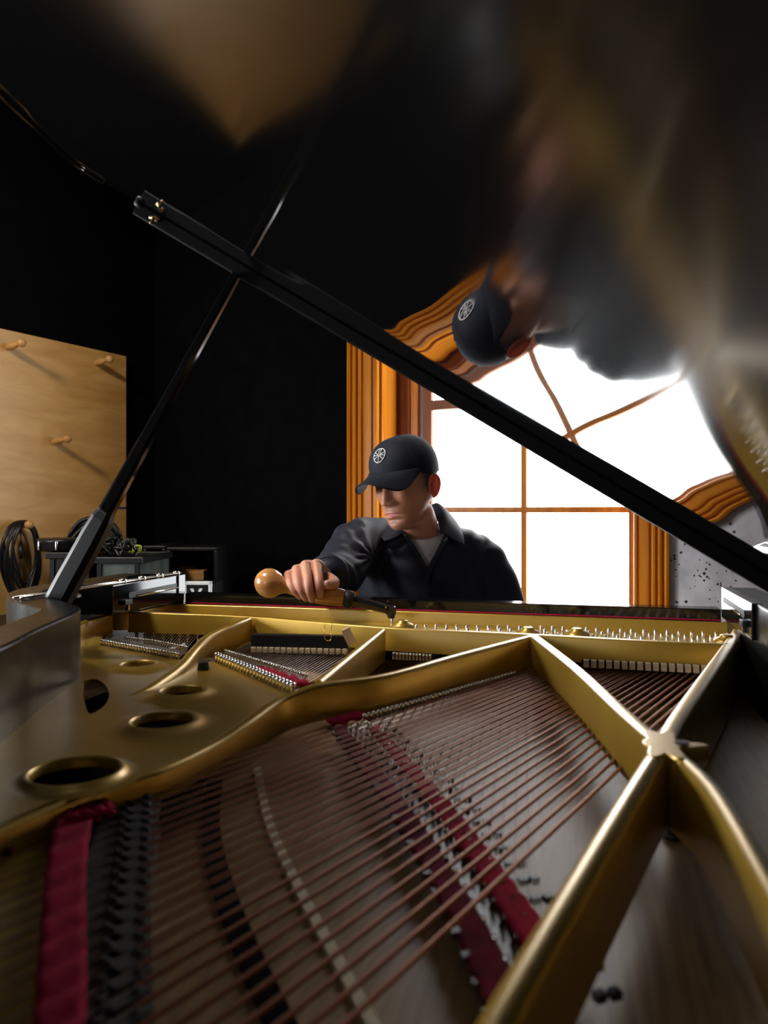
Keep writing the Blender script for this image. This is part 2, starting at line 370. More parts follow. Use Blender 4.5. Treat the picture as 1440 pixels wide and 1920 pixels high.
# jambs, stops, sill
GB = WB + 0.155
wpart(MB().box(rm(a_l2, WB, WZ0), E1*.012, E2*.15, (0, 0, WZ1-WZ0)), 'jamb', M['casing'])
wpart(MB().box(rm(a_r2-.012, WB, WZ0), E1*.012, E2*.15, (0, 0, WZ1-WZ0)), 'jamb', M['casing'])
s0 = pw2(741, 960, GB)[0]; s1 = pw2(757, 960, GB)[0]; s2 = pw2(785, 960, GB)[0]; s3 = pw2(791, 960, GB)[0]; g0 = pw2(812, 960, GB+.02)[0]
wpart(MB().box(rm(a_l2+.012, GB-.012, WZ0), E1*(s1-a_l2-.012), E2*.08, (0, 0, WZ1-WZ0)), 'stop', M['casing_brown'])
s15 = pw2(772, 960, GB)[0]
wpart(MB().box(rm(s1, GB-.02, WZ0), E1*(s15-s1), E2*.09, (0, 0, WZ1-WZ0)), 'stop', M['casing_brown'])
wpart(MB().box(rm(s15, GB-.014, WZ0), E1*(s2-s15), E2*.08, (0, 0, WZ1-WZ0)), 'stop', M['casing'])
wpart(MB().box(rm(s2, GB+.01, WZ0), E1*(s3-s2), E2*.03, (0, 0, WZ1-WZ0)), 'sash_track', M['white_plastic'])
gm = pw2(984, 958, GB+.02)[0]; g1 = g0 + 2*(gm-g0)
sash = MB()
SB_, ST_ = WZ0+.02, WZ1-.02
zr = pw2(830, 760, GB+.02)[1]
sash.box(rm(s3, GB, SB_), E1*(g0-s3), E2*.045, (0, 0, ST_-SB_))
sash.box(rm(g1, GB, SB_), E1*(.045), E2*.045, (0, 0, ST_-SB_))
sash.box(rm(g0, GB, SB_), E1*(g1-g0), E2*.045, (0, 0, .06))
sash.box(rm(g0, GB, ST_-.05), E1*(g1-g0), E2*.045, (0, 0, .05))
sash.box(rm(g0, GB-.006, zr-.022), E1*(g1-g0), E2*.052, (0, 0, .044))
wpart(sash, 'sash', M['casing_brown'], bevel=.003)
mz = pw2(984, 956, GB+.02)[1]
wpart(MB().box(rm(gm-.012, GB+.004, SB_+.06), E1*.024, E2*.035, (0, 0, ST_-SB_-.11)), 'muntin', M['casing'], bevel=.003)
wpart(MB().box(rm(g0, GB+.002, mz-.012), E1*(g1-g0), E2*.035, (0, 0, .024)), 'muntin', M['casing'], bevel=.003)
wpart(MB().box(rm(g0, GB+.002, (zr+ST_)/2-.012), E1*(g1-g0), E2*.035, (0, 0, .024)), 'muntin', M['casing'], bevel=.003)
zs = [SB_+.06, mz, zr, (zr+ST_)/2, ST_-.05]
for i in range(4):
    for a0_, a1_ in ((g0, gm), (gm, g1)):
        wpart(MB().box(rm(a0_, GB+.02, zs[i]), E1*(a1_-a0_), E2*.006, (0, 0, zs[i+1]-zs[i])), 'pane', M['pane'])
wpart(MB().box(rm(a_l, WB-.06, WZ0-.05), E1*(a_r-a_l), E2*.3, (0, 0, .05)), 'sill', M['casing'], bevel=.006)
# two more windows out of the picture: in the left wall beside the lens and one added as fill in the rear wall
def other_window(name, o, u, n_, wid, hgt, strength):
    e = empty(name, o, kind='structure'); up = Vector((0, 0, 1))
    pm = mat(name+'_frosted_pane', (0.85, 0.88, 0.9), 0.5, emit=(0.95, 0.98, 1.0), emit_s=strength)
    q = .05; cw_, ch_ = (wid-3*q)/2, (hgt-3*q)/2
    for i in range(2):
        for j in range(2):
            MB().box(u*(q+i*(cw_+q)) + up*(q+j*(ch_+q)) + n_*.012, u*cw_, up*ch_, n_*.006).build('pane', pm, e)
    for i in range(3): MB().box(u*(i*(cw_+q)) + n_*.002, u*q, up*hgt, n_*.03).build('stile', M['casing_brown'], e)
    for i in range(2):
        for j in range(3): MB().box(u*(q+i*(cw_+q)) + up*(j*(ch_+q)) + n_*.002, u*cw_, up*q, n_*.028).build('sash_rail', M['casing_brown'], e)
other_window('window_2', rm(WA, -.86, .72), E2, E1, 1.42, 1.2, SIDE_LIGHT)
other_window('added_fill_window', rm(-1.7, RB, .95), E1, E2, 1.6, 1.3, REAR_FILL)
# ceiling track light with two heads, out of the picture over the open side of the piano
T0, T1 = rm(-1.95, -.75, RH), rm(-1.75, .75, RH)
track = empty('track_light', (T0+T1)/2, label='black ceiling track light with two spot heads above the plywood side', cat='lamp')
TO = track.location.copy(); td = (T1-T0).normalized(); tn_ = Vector((-td.y, td.x, 0))
MB().box(T0-TO-tn_*.02+Vector((0, 0, -.035)), T1-T0, tn_*.04, (0, 0, .034)).build('rail', M['satin_black'], track, bevel=.003)
def head(t, aim, watts, cone, color):
    p = T0.lerp(T1, t) - TO; top = p + Vector((0, 0, -.035)); piv = p + Vector((0, 0, -.13))
    d = (aim - TO - piv).normalized()
    MB().tube([top, piv], .008, 10).build('stem', M['satin_black'], track, smooth=True)
    h_ = MB().lathe(piv - d*.06, d, [(0, .02), (.01, .042), (.02, .046), (.16, .050), (.162, .047), (.10, .042), (.095, .002)], 24).build('spot_head', M['satin_black'], track, smooth=True)
    ld = bpy.data.lights.new('spot', 'SPOT'); ld.energy = watts; ld.color = color; ld.spot_size = math.radians(cone); ld.spot_blend = .75; ld.shadow_soft_size = .20
    lo = bpy.data.objects.new('spot', ld); COL.objects.link(lo); lo.parent = track
    lo.location = piv + d*.112; lo.rotation_mode = 'QUATERNION'; lo.rotation_quaternion = d.to_track_quat('-Z', 'Y')
bz_ = pw1(80, 860, WA)
head(.15, rm(WA, bz_[0], bz_[1]), SPOT_BOARD, 58, (1.0, 0.9, 0.76))
head(.85, cw(-.10, 2.0, -.08), SPOT_BENCH, 46, (1.0, 0.93, 0.84))

# ================================================================== plywood board with pegs
bA = WA + .03
y0 = pw1(237, 960, bA)[0]; zt = pw1(237, 668, bA)[1]; bz0 = 0.35
board = empty('plywood_board', rm(WA, y0-.6, bz0), label='tall birch plywood board with round pegs on the dark left wall', cat='board')
BO = board.location.copy()
def bpart(mb_, name, m, **k):
    o = mb_.build(name, m, board, **k); o.location = -BO; return o
bpart(MB().box(rm(WA+.001, y0-1.62, bz0), E1*.029, E2*1.62, (0, 0, zt-bz0)), 'panel', M['ply'], bevel=.002)
t0 = pw1(219, 952, bA); t1 = pw1(237, 952, bA)
bpart(MB().box(rm(bA, t0[0], t0[1]-.006), E1*.0006, E2*(t1[0]-t0[0]-.002), (0, 0, .010)), 'tape_mark', M['blue'])
for (x, y) in ((14, 652), (180, 681), (100, 829), (28, 988)):
    b_, z_ = pw1(x, y, bA)
    bpart(MB().lathe(rm(bA-.004, b_, z_), E1 + Vector((0, 0, .10)), [(0, .011), (.01, .012), (.03, .017), (.055, .014), (.078, .009), (.083, .009), (.087, .013), (.094, .0175), (.103, .019), (.112, .0165), (.118, .009), (.12, .001)], 20), 'peg', M['peg'], smooth=True)
PEG = pw1(28, 988, bA)

# ================================================================== workbench and the things on it
bench_a0, bench_a1, bench_b0, bench_b1, bench_z = WA+.034, -2.36, .62, WB-.03, .74
wb = empty('workbench', rm((bench_a0+bench_a1)/2, (bench_b0+bench_b1)/2, 0), label='long black workbench along the left wall under the plywood', cat='workbench')
WBO = wb.location.copy()
def wbpart(mb_, name, m, **k):
    o = mb_.build(name, m, wb, **k); o.location = -WBO; return o
wbpart(MB().box(rm(bench_a0, bench_b0, bench_z-.04), E1*(bench_a1-bench_a0), E2*(bench_b1-bench_b0), (0, 0, .04)), 'top', M['satin_black'], bevel=.004)
for a_, b_ in ((bench_a0+.03, bench_b0+.03), (bench_a1-.09, bench_b0+.03), (bench_a0+.03, bench_b1-.09), (bench_a1-.09, bench_b1-.09)):
    wbpart(MB().box(rm(a_, b_, 0), E1*.06, E2*.06, (0, 0, bench_z-.04)), 'leg', M['satin_black'])
def onbench(x, y, d):             # pixel at depth d, as room coordinates
    p = pd(x, y, d); return p.dot(E1), p.dot(E2), p.z
def tote(name, x0, x1, ytop, d, depth, m, label, rimm, cat='storage box'):
    a0, b0, zt_ = onbench(x0, ytop, d)
    # front faces the lens: along the camera's right
    R_ = Vector((CT, ST, 0)); B_ = Vector((-ST, CT, 0))
    W_ = (x1-x0)/F*d; h = zt_ - bench_z
    o = pd(x0, ytop, d); o.z = bench_z + .001
    e = empty(name, o, label=label, cat=cat)
    T = .006
    body = MB()
    body.box((0, 0, 0), R_*W_, B_*depth, (0, 0, T))
    body.box((0, 0, 0), R_*W_, B_*T, (0, 0, h)); body.box(B_*(depth-T), R_*W_, B_*T, (0, 0, h))
    body.box((0, 0, 0), R_*T, B_*depth, (0, 0, h)); body.box(R_*(W_-T), R_*T, B_*depth, (0, 0, h))
    body.build('body', m, e)
    rim_ = MB(); q = .014
    for oo, aa, bb in ((-R_*q-B_*q, R_*(W_+2*q), B_*(q+T)), (-R_*q+B_*(depth-T), R_*(W_+2*q), B_*(q+T)), (-R_*q, R_*(q+T), B_*depth), (R_*(W_-T), R_*(q+T), B_*depth)):
        rim_.box(oo + Vector((0, 0, h-.022)), aa, bb, (0, 0, .024))
    rim_.build('rim', rimm, e, bevel=.003)
    for u in (.06, .94):
        MB().box(R_*(W_*u-.008)-B_*.006, R_*.016, B_*.006, (0, 0, h-.024)).build('rib', rimm, e)
    return e, o, R_, B_, W_, h
tote('storage_box', 94, 168, 1037, 2.86, .36, M['bin_black'], 'black open storage box with a chrome-edged drum on top', M['bin_black'])
tote('storage_box', 182, 262, 1046, 2.80, .38, M['bin_grey'], 'smoky grey plastic storage box heaped with tangled cords', M['bin_black'])
# glazed dark cases further back
def case_(x0, x1, ytop, d, depth, label):
    o = pd(x0, ytop, d); zt_ = o.z; o.z = bench_z + .001; R_ = Vector((CT, ST, 0)); B_ = Vector((-ST, CT, 0)); W_ = (x1-x0)/F*d; h = zt_-bench_z; T = .014
    e = empty('open_case', o, label=label, cat='case')
    MB().box((0, 0, 0), R_*W_, B_*depth, (0, 0, T)).build('base', M['bin_black'], e, bevel=.003)
    MB().box((0, 0, h-T), R_*W_, B_*depth, (0, 0, T)).build('top', M['bin_black'], e, bevel=.003)
    MB().box((0, 0, T), R_*T, B_*depth, (0, 0, h-2*T)).build('side', M['bin_black'], e, bevel=.003)
    MB().box(R_*(W_-T)+Vector((0, 0, T)), R_*T, B_*depth, (0, 0, h-2*T)).build('side', M['bin_black'], e, bevel=.003)
    MB().box(B_*(depth-T)+R_*T+Vector((0, 0, T)), R_*(W_-2*T), B_*T, (0, 0, h-2*T)).build('back', M['bin_grey'] if x0 < 300 else M['bin_black'], e)
    return e, o, R_, B_, h
case_(268, 310, 1024, 3.22, .3, 'narrow dark open-fronted case beside the smoky storage box')
e_, o_, R_, B_, h_ = case_(312, 407, 1027, 3.22, .3, 'wide black open-fronted case holding two cardboard boxes')
for (x0, x1, yt, dd, lab) in ((342, 382, 1070, 3.27, 'bright cardboard box at the front of the black open case'), (338, 362, 1062, 3.36, 'shadowed cardboard box deeper inside the black open case')):
    o = pd(x0, yt, dd); zt_ = o.z; o.z = bench_z + .016; W_ = (x1-x0)/F*dd
    e = empty('cardboard_box', o, label=lab, cat='box')
    MB().box((0, 0, 0), R_*W_, B_*.08, (0, 0, zt_-o.z)).build('carton', M['cardboard'], e, bevel=.002)
    MB().box(R_*W_*.30 + Vector((0, 0, zt_-o.z)), R_*W_*.06, B_*.08, (0, 0, .0008)).build('seam', M['dark_wood'], e)
# small white framed device with a V
o = pd(345, 1090, 2.9); zt_ = o.z; o.z = bench_z+.001; W_ = (397-345)/F*2.9; hh = zt_-o.z
dev = empty('framed_device', o, label='small silver-framed case with a white V behind the piano stretcher', cat='device')
MB().box((0, 0, 0), R_*W_, B_*.2, (0, 0, hh-.012)).build('body', M['bin_black'], dev, bevel=.004)
fr = MB()
for oo, aa, zz in ((Vector((0, 0, hh-.014)), R_*W_, .014), (R_*(W_-.012), R_*.012, hh), (Vector((0, 0, 0)), R_*.012, hh)):
    fr.box(oo - B_*.006, aa, B_*.02, (0, 0, zz))
fr.build('frame', M['white_plastic'], dev, bevel=.004)
vv = MB(); c_ = R_*W_*.45
for s_ in (-1, 1):
    p0 = c_ - B_*.004 + Vector((0, 0, hh-.062)); p1 = p0 + R_*.018*s_ + Vector((0, 0, .035))
    vv.hexa([p0-R_*.005, p0+R_*.005, p0+R_*.005+B_*.004, p0-R_*.005+B_*.004, p1-R_*.006, p1+R_*.006, p1+R_*.006+B_*.004, p1-R_*.006+B_*.004])
vv.build('letter', M['white_plastic'], dev)
# drum on the black box
dp = pd(126, 1034, 2.98); drum = empty('hand_drum', (dp.x, dp.y, dp.z+.004), label='shallow black hand drum with chrome fittings on the black box', cat='drum')
MB().lathe((0, 0, 0), (0, 0, 1), [(0, .098), (.005, .104), (.03, .104), (.035, .108), (.045, .108), (.048, .098), (.046, .09)], 32).build('shell', M['bin_black'], drum, smooth=True)
for i in range(8):
    an = i*math.pi/4 + .3
    MB().lathe((.108*math.cos(an), .108*math.sin(an), .003), (0, 0, 1), [(0, .004), (.004, .006), (.034, .006), (.038, .004)], 10).build('lug', M['chrome'], drum, smooth=True)
# tangled cords
def scribble(n, c, rad, rz, seed, span=1.0):
    rnd = random.Random(seed); pts = []
    for i in range(n):
        a = i*0.9*span + rnd.uniform(-.3, .3); r = rad*rnd.uniform(.45, 1.0)
        pts.append(c + Vector((r*math.cos(a), r*.6*math.sin(a), rz*rnd.uniform(0, 1))))
    return spline(pts, 6)
def cord(name, mb_, m, c, label, cat='cable', **k):
    o = mb_.build(name, m, None, smooth=True, label=label, cat=cat, **k); return o
c = pd(212, 1042, 2.92)
z_in = c.z - .004
for i, (m_, lab, rad, n_, dx) in enumerate((('cable', 'glossy black cable tangled on the smoky box, nearest the prop', .0062, 46, -.03), ('cable', 'black cable heaped on the right of the smoky box', .0052, 40, .035),
                                         ('green', 'lime green cord poking out of the cable heap', .0045, 12, .08), ('orange', 'orange red cord at the foot of the cable heap', .006, 8, -.055))):
    cc = Vector((c.x, c.y, z_in)) + R_*dx
    h_c = (.075, .065, .045, .02)[i]; rr_ = (.062, .06, .03, .028)[i]
    mb_ = MB().tube([p + Vector((0, 0, rad)) for p in scribble(n_, Vector((0, 0, 0)), rr_, h_c, 11+i)], rad, 7)
    o = cord('cable_heap', mb_, M[m_], None, lab); o.location = cc
# arched black hose bundle behind the prop
mb_ = MB()
A0, A1 = pd(130, 999, 3.20), pd(226, 999, 3.20)
for j in range(5):
    pts = []
    for i in range(22):
        t = i/21; p = A0.lerp(A1, t); p.z += (.085+.004*j)*math.sin(math.pi*t)**.7 - .02 + .006*math.sin(9*t+j)
        pts.append(p + B_*.008*(j % 3) + Vector((0, 0, -.011*j)))
    mb_.tube(pts, .0095, 8)
o = mb_.build('coiled_hose', M['cable'], None, smooth=True, label='thick black coiled hose bundle arching behind the lid prop', cat='hose')
# cables hung on the lowest peg
for j, (rw, rh, off, label) in enumerate(((.086, .155, 0, 'widest loop of black cable hanging on the lowest peg'), (.070, .17, .012, 'longest loop of black cable hanging on the lowest peg'), (.050, .135, .024, 'narrow black cable loop hanging on the lowest peg'))):
    ctr = rm(bA + .045 + off, PEG[0], PEG[1] + .004)
    mb_ = MB()
    for q_ in range(3):
        pts = []
        for i in range(40):
            an = 2*math.pi*i/40
            yy = (rw+.004*q_)*math.sin(an)*(1+.1*math.cos(an)); zz = -(rh+.006*q_)*(1-math.cos(an))
            pts.append(ctr + E2*(yy + .005*math.sin(3*an+j+q_)) + E1*(.004*math.sin(2*an+q_)) + Vector((0, 0, zz + .021 - .006*q_)))
        mb_.tube(pts, .0058, 8, closed=True)
    if j == 2:
        p = ctr + E2*-.02
        mb_.tube([p, p+Vector((0, 0, -.06)), p+Vector((0, 0, -.075))], [.003, .003, .007], 8)
        mb_.tube([p+Vector((0, 0, -.075)), p+Vector((0, 0, -.12)), p+Vector((0, 0, -.14))], [.009, .0095, .005], 10)
    mb_.build('cable_loop', M['cable'], None, smooth=True, label=label, cat='cable', group='cables on the peg')
# ================================================================== the grand piano
def Z(z): return z*K
RIM, TOP, DECK, SBZ = Z(-.176), Z(-.255), Z(-.300), Z(-.380)
piano = empty('grand_piano', (0, 0, 0), label='open black grand piano with gold plate and copper strings', cat='piano')
def V2(x, y, z=0.0): return Vector((x*K, y*K, z))
inner = spline([V2(-1.21, 1.94), V2(-1.21, 1.75), V2(-1.205, 1.60), V2(-1.17, 1.47), V2(-1.085, 1.37), V2(-.985, 1.30), V2(-.905, 1.235), V2(-.862, 1.16), V2(-.825, 1.06), V2(-.788, .965), V2(-.733, .836),
                V2(-.64, .55), V2(-.53, .25), V2(-.38, -.03), V2(-.16, -.21), V2(.10, -.26), V2(.27, -.15), V2(.317, .05), V2(.317, .6), V2(.317, 1.4), V2(.317, 1.94)], 9)
def offset(pts, d):
    out = []
    for i, p in enumerate(pts):
        t = pts[min(i+1, len(pts)-1)] - pts[max(i-1, 0)]; t.normalize()
        out.append(p + Vector((t.y, -t.x, 0))*-d)
    return out
outer = offset(inner, -.07*K)
if (outer[0]-inner[0]).x > 0: outer = offset(inner, .07*K)
n = len(inner); v = []; f = []
zb_in, zb_out = CZ-.47, CZ-.47
for a, b in zip(inner, outer):
    v += [Vector((a.x, a.y, CZ+RIM)), Vector((b.x, b.y, CZ+RIM)), Vector((b.x, b.y, zb_out)), Vector((a.x, a.y, zb_in))]
for i in range(n-1):
    for j in range(4):
        k = (j+1) % 4
        f.append((i*4+j, i*4+k, (i+1)*4+k, (i+1)*4+j))
f.append((3, 2, 1, 0)); f.append(tuple((n-1)*4+j for j in range(4)))
rim = MB().add(v, f).build('rim', M['rim_inner'], piano, bevel=.004)
rim.data.polygons.foreach_set('use_smooth', [True]*len(rim.data.polygons))
rim.data.set_sharp_from_angle(angle=math.radians(40))
# arms beside the keyboard, polished, with the slots of the absent music desk
def arm(x0, x1, label=None):
    a0 = V2(min(x0, x1), 1.60); a1 = V2(max(x0, x1), 1.936)
    zt_, zb_ = CZ+RIM+.001, CZ+Z(-.246)
    o = MB().box((a0.x, a0.y, zb_), (a1.x-a0.x, 0, 0), (0, a1.y-a0.y, 0), (0, 0, zt_-zb_)).build('arm', M['lacquer'], piano, bevel=.002)
    return o
tr = arm(-1.205, -1.083); bs = arm(.317-.008, .33)
def stadium(mb_, x, ya, yb, z0, z1, slope, h, dx):   # slot on a plane of constant x
    P = []
    for i in range(9):
        an = math.pi/2 + math.pi*i/8; P.append((ya + h*math.cos(an)*.8, z0 + h*math.sin(an)))
    for i in range(9):
        an = -math.pi/2 + math.pi*i/8; P.append((yb + h*math.cos(an)*.8, z1 + h*math.sin(an)))
    m_ = len(P)
    v = [Vector((x, a, b)) for a, b in P] + [Vector((x+dx, a, b)) for a, b in P]
    f = [tuple(range(m_-1, -1, -1)), tuple(range(m_, 2*m_))] + [(i, (i+1) % m_, m_+(i+1) % m_, m_+i) for i in range(m_)]
    return mb_.add(v, f)
xl = -1.083*K; xr = (.317-.008)*K
for x_, dx in ((xl, .0012), (xr, -.0012)):
    stadium(MB(), x_, 1.67*K, 1.90*K, CZ+Z(-.205), CZ+Z(-.203), 0, .007, dx).build('desk_slot', M['rubber'], tr if x_ < 0 else bs)
    MB().tube([Vector((x_+dx*1.5, 1.70*K, CZ+Z(-.209))), Vector((x_+dx*1.5, 1.90*K, CZ+Z(-.207)))], .0025, 8).build('slot_rail', M['nickel'], tr if x_ < 0 else bs, smooth=True)
    MB().box((x_, 1.635*K, CZ+Z(-.226)), (dx*8, 0, 0), (0, .03, 0), (0, 0, .012)).build('bracket', M['rubber'], tr if x_ < 0 else bs, bevel=.002)
    MB().box((x_, 1.655*K, CZ+Z(-.240)), (dx*5, 0, 0), (0, .006, 0), (0, 0, .02)).build('catch', M['nickel'], tr if x_ < 0 else bs, bevel=.001)
MB().box((xl-.02, 1.898*K, CZ+Z(-.228)), (.024, 0, 0), (0, .036*K, 0), (0, 0, .054*K)).build('end_block', M['lacquer'], tr, bevel=.001)
for q in (0, .016):
    MB().tube([Vector((xl-.006-q, 1.30*K, CZ+RIM+.004)), Vector((xl-.006-q, 1.93*K, CZ+RIM+.006))], .0022, 8).build('hinge_rod', M['nickel'], piano, smooth=True)
for i in range(4):
    MB().lathe((xl-.012, (1.66+.085*i)*K, CZ+RIM), (0, 0, 1), [(0, .007), (.003, .009), (.009, .009), (.012, .006)], 12).build('knob', M['nickel'], piano, smooth=True)
# stretcher, keybed, fallboard, keys cover, legs
MB().box((xl, 1.94*K, CZ-.40), (xr-xl, 0, 0), (0, .05, 0), (0, 0, .40+Z(-.228))).build('stretcher', M['lacquer'], piano, bevel=.002)
MB().box((xl, 1.935*K, CZ+TOP+.0005), (xr-xl, 0, 0), (0, .012, 0), (0, 0, .0022)).build('felt_line', M['red_felt'], piano)
MB().box((-1.14*K, 1.62*K, CZ-.58), (1.45*K, 0, 0), (0, .62*K, 0), (0, 0, .09)).build('keybed', M['lacquer'], piano, bevel=.004)
for x_ in (-1.22, .317):
    MB().box((x_*K, 1.94*K, CZ-.50), (.07*K, 0, 0), (0, .30*K, 0), (0, 0, .14)).build('key_arm', M['lacquer'], piano, bevel=.008)
MB().box((xl+.02, 2.0*K, CZ-.49), (xr-xl-.04, 0, 0), (0, .012, 0), (0, 0, .16)).build('fallboard', M['lacquer'], piano, bevel=.002)
kw = (xr-xl-.06)/52
for i in range(52):
    MB().box((xl+.03+kw*i+.0005, 2.02*K, CZ-.485), (kw-.001, 0, 0), (0, .145, 0), (0, 0, .02)).build('white_key', M['white_plastic'], piano)
for i in range(51):
    if i % 7 in (2, 6): continue
    MB().box((xl+.03+kw*(i+1)-.005, 2.02*K, CZ-.464), (.010, 0, 0), (0, .09, 0), (0, 0, .011)).build('black_key', M['lacquer'], piano, bevel=.001)
for x_, y_ in ((-1.05, 1.75), (.24, 1.75), (-.05, -.1)):
    p = V2(x_, y_)
    MB().lathe((p.x, p.y, .0), (0, 0, 1), [(0, .02), (.03, .028), (.06, .03), (.065, .035), (.3, .045), (.55, .06), (.56, .07), (CZ-.475, .07)], 20).build('leg', M['lacquer'], piano, smooth=True)
# soundboard
poly = [(p.x, p.y) for p in offset(inner, -.01 if (outer[0]-inner[0]).x > 0 else .01) if p.y < 1.92*K]
sb = MB().prism([(p.x, p.y) for p in inner if p.y < 1.92*K], CZ+SBZ-.012, CZ+SBZ).build('soundboard', M['soundboard'], piano)
# ---- iron plate
def blob(c, rx, ry, a0, nn=28):
    return [c + Vector((rx*math.cos(2*math.pi*i/nn)*math.cos(a0) - ry*math.sin(2*math.pi*i/nn)*math.sin(a0), rx*math.cos(2*math.pi*i/nn)*math.sin(a0) + ry*math.sin(2*math.pi*i/nn)*math.cos(a0), 0)) for i in range(nn)]
plate = MB()
def P(x, y, z): return px(x, y, z*K)
# deck with round openings
deck_out = []
for p in inner:
    if p.x < 0 and .30*K < p.y < 1.90*K: deck_out.append(Vector((p.x-.004, p.y, CZ+DECK)))
deck_out = [V2(-1.205, 1.745, CZ+DECK)] + [p for p in deck_out if p.y < 1.73*K]
right_edge = [P(-60, 1575, -.30), P(0, 1547, -.30), P(60, 1522, -.30), P(120, 1497, -.30), P(210, 1464, -.30), P(300, 1438, -.30), P(400, 1391, -.30), P(458, 1356, -.30), P(517, 1322, -.30), P(550, 1303, -.30),
              P(475, 1270, -.30), P(402, 1241, -.30), P(335, 1236, -.30), P(260, 1222, -.30), P(186, 1209, -.30)]
deck_poly = deck_out + right_edge
holes = [((140, 1456), .047), ((305, 1359), .042), ((341, 1302), .034), ((259, 1251), .031)]
reach = [.45, .8, .8, .8]
bm = bmesh.new()
def loop_edges(pts):
    vs = [bm.verts.new(p) for p in pts]
    return [bm.edges.new((vs[i], vs[(i+1) % len(vs)])) for i in range(len(vs))]
ed = loop_edges(deck_poly); hole_c = []
for (hx, hy), r in holes:
    c = P(hx, hy, -.30); hole_c.append((c, r))
    ed += loop_edges([c + Vector((r*math.cos(a), r*math.sin(a), 0)) for a in [2*math.pi*i/36 for i in range(36)]])
cav = spline([P(x_, y_, -.30) for x_, y_ in ((158, 1277), (178, 1273), (196, 1283), (205, 1300), (199, 1319), (184, 1332), (168, 1338), (161, 1325), (156, 1300), (158, 1277))], 4)[:-1]
ed += loop_edges(cav)
MB().prism([(p.x, p.y) for p in blob(P(240, 1370, -.33), .34, .13, 2.05)], CZ+Z(-.345), CZ+Z(-.34)).build('hole_shade_sheet', M['dull_black'], piano)  # black sheet added below the deck so the holes look shaded
bmesh.ops.triangle_fill(bm, use_beauty=True, edges=ed)
top_f = bm.faces[:]
ret = bmesh.ops.extrude_face_region(bm, geom=top_f)
bmesh.ops.translate(bm, verts=[g for g in ret['geom'] if isinstance(g, bmesh.types.BMVert)], vec=(0, 0, -.006))
bmesh.ops.recalc_face_normals(bm, faces=bm.faces)
dm = bpy.data.meshes.new('plate'); bm.to_mesh(dm); bm.free()
plate_o = link('plate', dm, M['gold'], piano)
for (c, r), rc in zip(hole_c, reach):               # swelling rims round the holes
    MB_ = MB(); prof = []
    for rr_, zz in ((r+.050, -.0002), (r+.040, .0002), (r+.030, .0008), (r+.021, .0020), (r+.014, .0038), (r+.008, .0060), (r+.004, .0072), (r+.001, .0075), (r-.001, .0066), (r-.0025, .0040), (r-.003, -.004)):
        prof.append((r + (rr_-r)*(rc if rr_ > r else 1), zz))
    v = []; f = []; S_ = 40
    for rr_, zz in prof:
        v += [c + Vector((rr_*math.cos(2*math.pi*j/S_), rr_*math.sin(2*math.pi*j/S_), zz)) for j in range(S_)]
    for i in range(len(prof)-1):
        for j in range(S_):
            k = (j+1) % S_; f.append((i*S_+j, (i+1)*S_+j, (i+1)*S_+k, i*S_+k))
    link('hole_rim', fix(mesh('hole_rim', v, f)), M['gold'], plate_o, smooth=True)
def strut(name, pts, th, zb, per=5, r=.005):
    pp = spline([P(*q) for q in pts], per)
    zbl = zb if not isinstance(zb, (list, tuple)) else None
    if zbl is None:
        zz = []
        for i in range(len(pp)):
            t = i/(len(pp)-1)*(len(zb)-1); a = int(min(t, len(zb)-2)); zz.append(CZ + K*lerp(zb[a], zb[a+1], t-a))
        zb_ = zz
    else: zb_ = CZ + K*zb
    o = MB().rail(pp, th, zb_, r).build(name, M['gold'], plate_o)
    o.data.polygons.foreach_set('use_smooth', [True]*len(o.data.polygons)); o.data.set_sharp_from_angle(angle=math.radians(50))
    return o
strut('agraffe_wall', [(243, 1147, -.255), (310, 1149, -.255), (465, 1155, -.255), (720, 1175, -.255), (1000, 1189, -.255), (1200, 1200, -.255), (1372, 1207, -.255)], .016, -.306, r=.003)
strut('front_flange', [(322, 1132, -.255), (500, 1137, -.255), (720, 1144, -.255), (1000, 1154, -.255), (1390, 1168, -.255)], .014, -.30, r=.003)
strut('side_flange', [(322, 1132, -.255), (283, 1139, -.255), (243, 1147, -.255), (205, 1150, -.258)], .014, -.30, r=.003)
strut('strut', [(1004, 1189, -.255), (860, 1226, -.26), (720, 1264, -.265), (602, 1281, -.268), (555, 1296, -.275), (517, 1313, -.281), (458, 1354, -.291), (400, 1391, -.299), (300, 1438, -.300), (210, 1464, -.3), (120, 1497, -.3), (0, 1548, -.30), (-60, 1576, -.3)], .018, [-.315, -.322, -.330, -.334, -.334, -.334], per=6)
strut('strut', [(717, 1178, -.255), (660, 1224, -.262), (598, 1275, -.27)], .013, -.325)
strut('strut', [(465, 1157, -.255), (430, 1171, -.257), (390, 1190, -.262), (365, 1214, -.270), (340, 1243, -.283), (300, 1273, -.292), (262, 1295, -.298), (205, 1317, -.302)], .021, -.315, per=6, r=.008)
strut('strut', [(207, 1150, -.255), (166, 1160, -.258), (150, 1168, -.262), (120, 1182, -.27), (95, 1196, -.29)], .014, -.315)
strut('strut', [(1000, 1190, -.255), (1080, 1252, -.255), (1170, 1334, -.255), (1243, 1396, -.255)], .022, -.325)
strut('strut', [(1392, 1167, -.255), (1362, 1212, -.255), (1310, 1285, -.255), (1264, 1352, -.255), (1243, 1396, -.255)], .020, [-.37, -.37, -.37, -.35, -.34])
strut('strut', [(1243, 1392, -.255), (1205, 1448, -.256), (1100, 1618, -.26), (960, 1850, -.262), (890, 1980, -.264)], .020, -.335, r=.008)
strut('strut', [(1247, 1392, -.255), (1335, 1470, -.256), (1440, 1640, -.26), (1540, 1830, -.264)], .018, -.335, r=.008)
